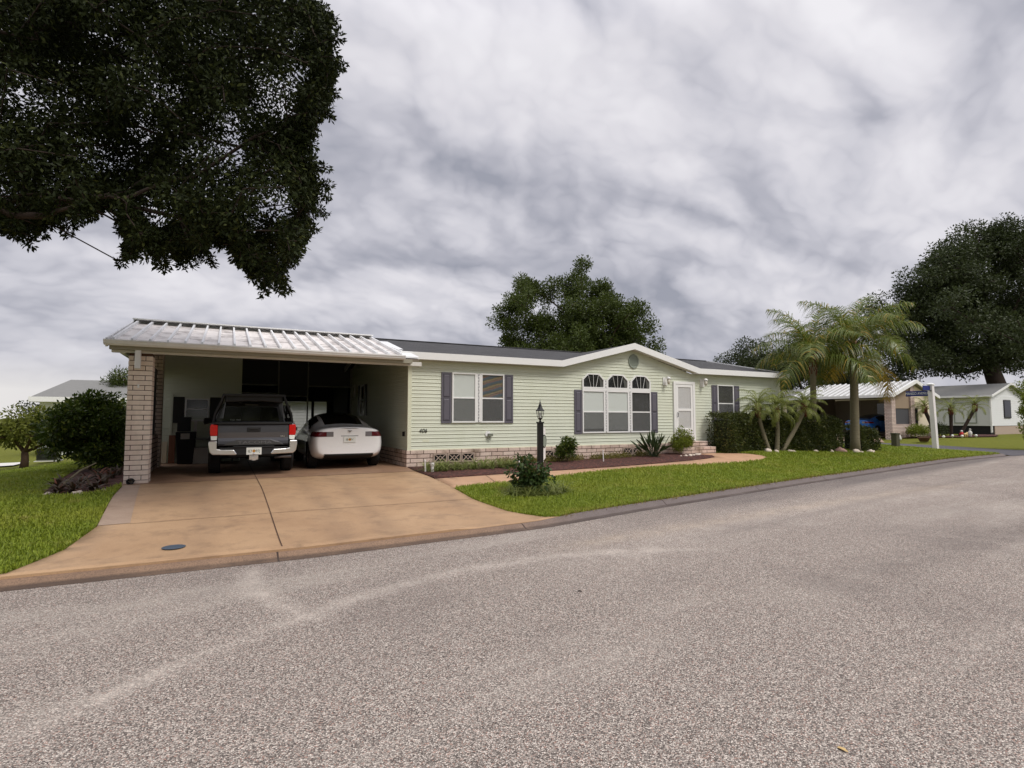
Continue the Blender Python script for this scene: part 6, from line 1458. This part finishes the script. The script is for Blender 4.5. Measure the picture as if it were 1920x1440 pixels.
bush('low_bush', 'dark low bush beside the neighbour cream wall', (38.3, 4.9, h1(38.3, 4.9)), (.7, .6, .5), 30, 60, .11, .05, M['darkleaf'], 82, cr=.22)
# fallen leaves and twigs on the asphalt
for x, y, lab in ((-1.66, -12.55, 'curled tan leaf lying on the asphalt at the bottom right'), (-1.39, -9.95, 'small dark twig lying on the asphalt in front of the driveway'), (4.5, -8.2, 'dark bit of bark on the asphalt near the right kerb')):
    b = MB(); b.rings([[(-.045, -.016, .004), (-.045, .016, .004), (-.045, .016, .007), (-.045, -.016, .007)], [(0, -.022, .014), (0, .022, .012), (0, .022, .016), (0, -.022, .018)], [(.05, -.004, .01), (.05, .004, .012), (.05, .004, .014), (.05, -.004, .013)]])
    o = b.build('fallen_leaf', M['tanfig'] if 'tan' in lab else M['oakbark']); o.location = (x, y, -.298); o.rotation_euler = (0, 0, x); o.scale = (.55, .55, .55); tag(o, lab, 'leaf')

# ------------------------------------------------------------------ sky, sun, camera
SKY_OFF = (0.4, 5.1, 0); BASE, LA, LB = .50, .24, .27
def build_world():
    w = bpy.data.worlds.new('World'); scn.world = w; w.use_nodes = True; t = NT(w.node_tree)
    for n in list(w.node_tree.nodes): w.node_tree.nodes.remove(n)
    out = t.n('ShaderNodeOutputWorld'); bg = t.n('ShaderNodeBackground'); bg.inputs[1].default_value = .1
    sky = t.n('ShaderNodeTexSky', sky_type='NISHITA', sun_disc=False); sky.sun_elevation = R(SUN_EL); sky.sun_rotation = R(SUN_ROT); sky.dust_density = 3
    d = t.n('ShaderNodeTexCoord').outputs['Generated']; sp = t.n('ShaderNodeSeparateXYZ'); t.l(d, sp.inputs[0])
    zp = t.math('MAXIMUM', sp.outputs[2], 0.0); den = t.math('ADD', zp, .48)
    cb = t.n('ShaderNodeCombineXYZ'); t.l(t.math('DIVIDE', sp.outputs[0], den), cb.inputs[0]); t.l(t.math('DIVIDE', sp.outputs[1], den), cb.inputs[1])
    p = cb.outputs[0]
    def mp(loc, rz=0, sc=(1, 1, 1)):
        m = t.n('ShaderNodeMapping'); m.inputs['Rotation'].default_value = (0, 0, R(rz)); m.inputs['Location'].default_value = loc; m.inputs['Scale'].default_value = sc; t.l(p, m.inputs['Vector']); return m.outputs[0]
    # warp the cloud plane, then pile lumps (fractal cells) on broad banks
    wn = t.n('ShaderNodeTexNoise'); wn.inputs['Scale'].default_value = 1.5; wn.inputs['Detail'].default_value = 6; wn.inputs['Roughness'].default_value = .6; t.l(mp((7, 2, 0)), wn.inputs['Vector'])
    wv = t.n('ShaderNodeVectorMath', operation='MULTIPLY_ADD'); t.l(wn.outputs['Color'], wv.inputs[0]); wv.inputs[1].default_value = (.24, .24, 0); t.l(mp((0, 0, 0), -20, (.85, 1.2, 1)), wv.inputs[2])
    def lump(off):      # billows: folded noise octaves make rounded heads with creases between them
        a = t.n('ShaderNodeVectorMath', operation='ADD'); t.l(wv.outputs[0], a.inputs[0]); a.inputs[1].default_value = off; h = None
        for sc, am in ((2.3, .56), (5.2, .28), (11, .15), (25, .08)):
            v = t.math('MULTIPLY', t.math('ABSOLUTE', t.math('SUBTRACT', t.noise(a.outputs[0], sc, 0), .5)), am*4.6)
            h = v if h is None else t.math('ADD', h, v)
        return h
    big = t.noise(mp(SKY_OFF, -32, (.8, 1.25, 1)), .8, 3, .5, .6)
    l0 = lump((2.2, .7, 0)); l1 = lump((2.2-.02, .7-.07, 0))
    f = t.math('ADD', t.math('MULTIPLY_ADD', t.math('SUBTRACT', big, .5), 1.25, BASE), t.math('ADD', t.math('MULTIPLY', t.math('SUBTRACT', l0, .42), LA), t.math('MULTIPLY', t.math('SUBTRACT', l0, l1), LB)))
    f = t.math('ADD', f, t.math('MULTIPLY', t.math('SUBTRACT', zp, .26), .16))
    col = t.ramp(f, [(.22, rgb(154, 156, 168)), (.38, rgb(179, 179, 189)), (.52, rgb(202, 201, 209)), (.66, rgb(218, 216, 222)), (.9, rgb(236, 234, 238))])
    # low bank: a blue-grey rain band above the roofs, a bright gap under it on the left
    low = t.math('MULTIPLY', t.math('SUBTRACT', .20, zp, clamp=True), 4.0, clamp=True)
    col = t.mix(t.math('MULTIPLY', low, .62), col, rgb(160, 162, 174))
    az = t.math('MULTIPLY_ADD', sp.outputs[0], -1.6, .55, clamp=True)   # towards the left of the street
    gap = t.math('MULTIPLY', t.math('MULTIPLY', t.math('SUBTRACT', .085, zp, clamp=True), 22, clamp=True), az)
    col = t.mix(gap, col, rgb(228, 225, 224))
    # brighter overcast overhead, as an overcast sky is
    g = t.math('ADD', 1.0, t.math('MULTIPLY', t.math('MULTIPLY', t.math('SUBTRACT', zp, .58, clamp=True), 2.2, clamp=True), 1.1))
    g = t.math('MULTIPLY', g, 7.5)
    cc = t.n('ShaderNodeVectorMath', operation='SCALE'); t.l(col, cc.inputs[0]); t.l(g, cc.inputs[3])
    mx = t.mix(.03, cc.outputs[0], sky.outputs[0])
    t.l(mx, bg.inputs[0]); t.l(bg.outputs[0], out.inputs[0])
SUN_EL, SUN_AZ = 52, 292          # azimuth measured from +x towards +y: the brightest cloud stands behind the photographer
SUN_ROT = 90-SUN_AZ
build_world()
L = bpy.data.lights.new('sun', 'SUN'); L.energy = 1.5; L.angle = R(20); L.color = (1, .95, .88); so = bpy.data.objects.new('sun', L); COL.objects.link(so)
dv = Vector((math.cos(R(SUN_AZ))*math.cos(R(SUN_EL)), math.sin(R(SUN_AZ))*math.cos(R(SUN_EL)), math.sin(R(SUN_EL))))
so.rotation_euler = dv.to_track_quat('Z', 'Y').to_euler(); so.location = (0, 0, 40)
cam = bpy.data.cameras.new('camera'); cam.sensor_width = 36; cam.lens = 1020/1920*36; cam.clip_end = 6000; cam.clip_start = .05
co = bpy.data.objects.new('camera', cam); COL.objects.link(co); co.location = (-4.36, -14.23, 1.31)
co.rotation_euler = (R(90)+math.atan(64/1020), 0, R(62.2-90)); scn.camera = co
vs = scn.view_settings; vs.view_transform = 'Standard'; vs.look = 'None'; vs.exposure = 0.5; vs.gamma = 1.0
scn.cycles.max_bounces = 6; scn.cycles.transparent_max_bounces = 24
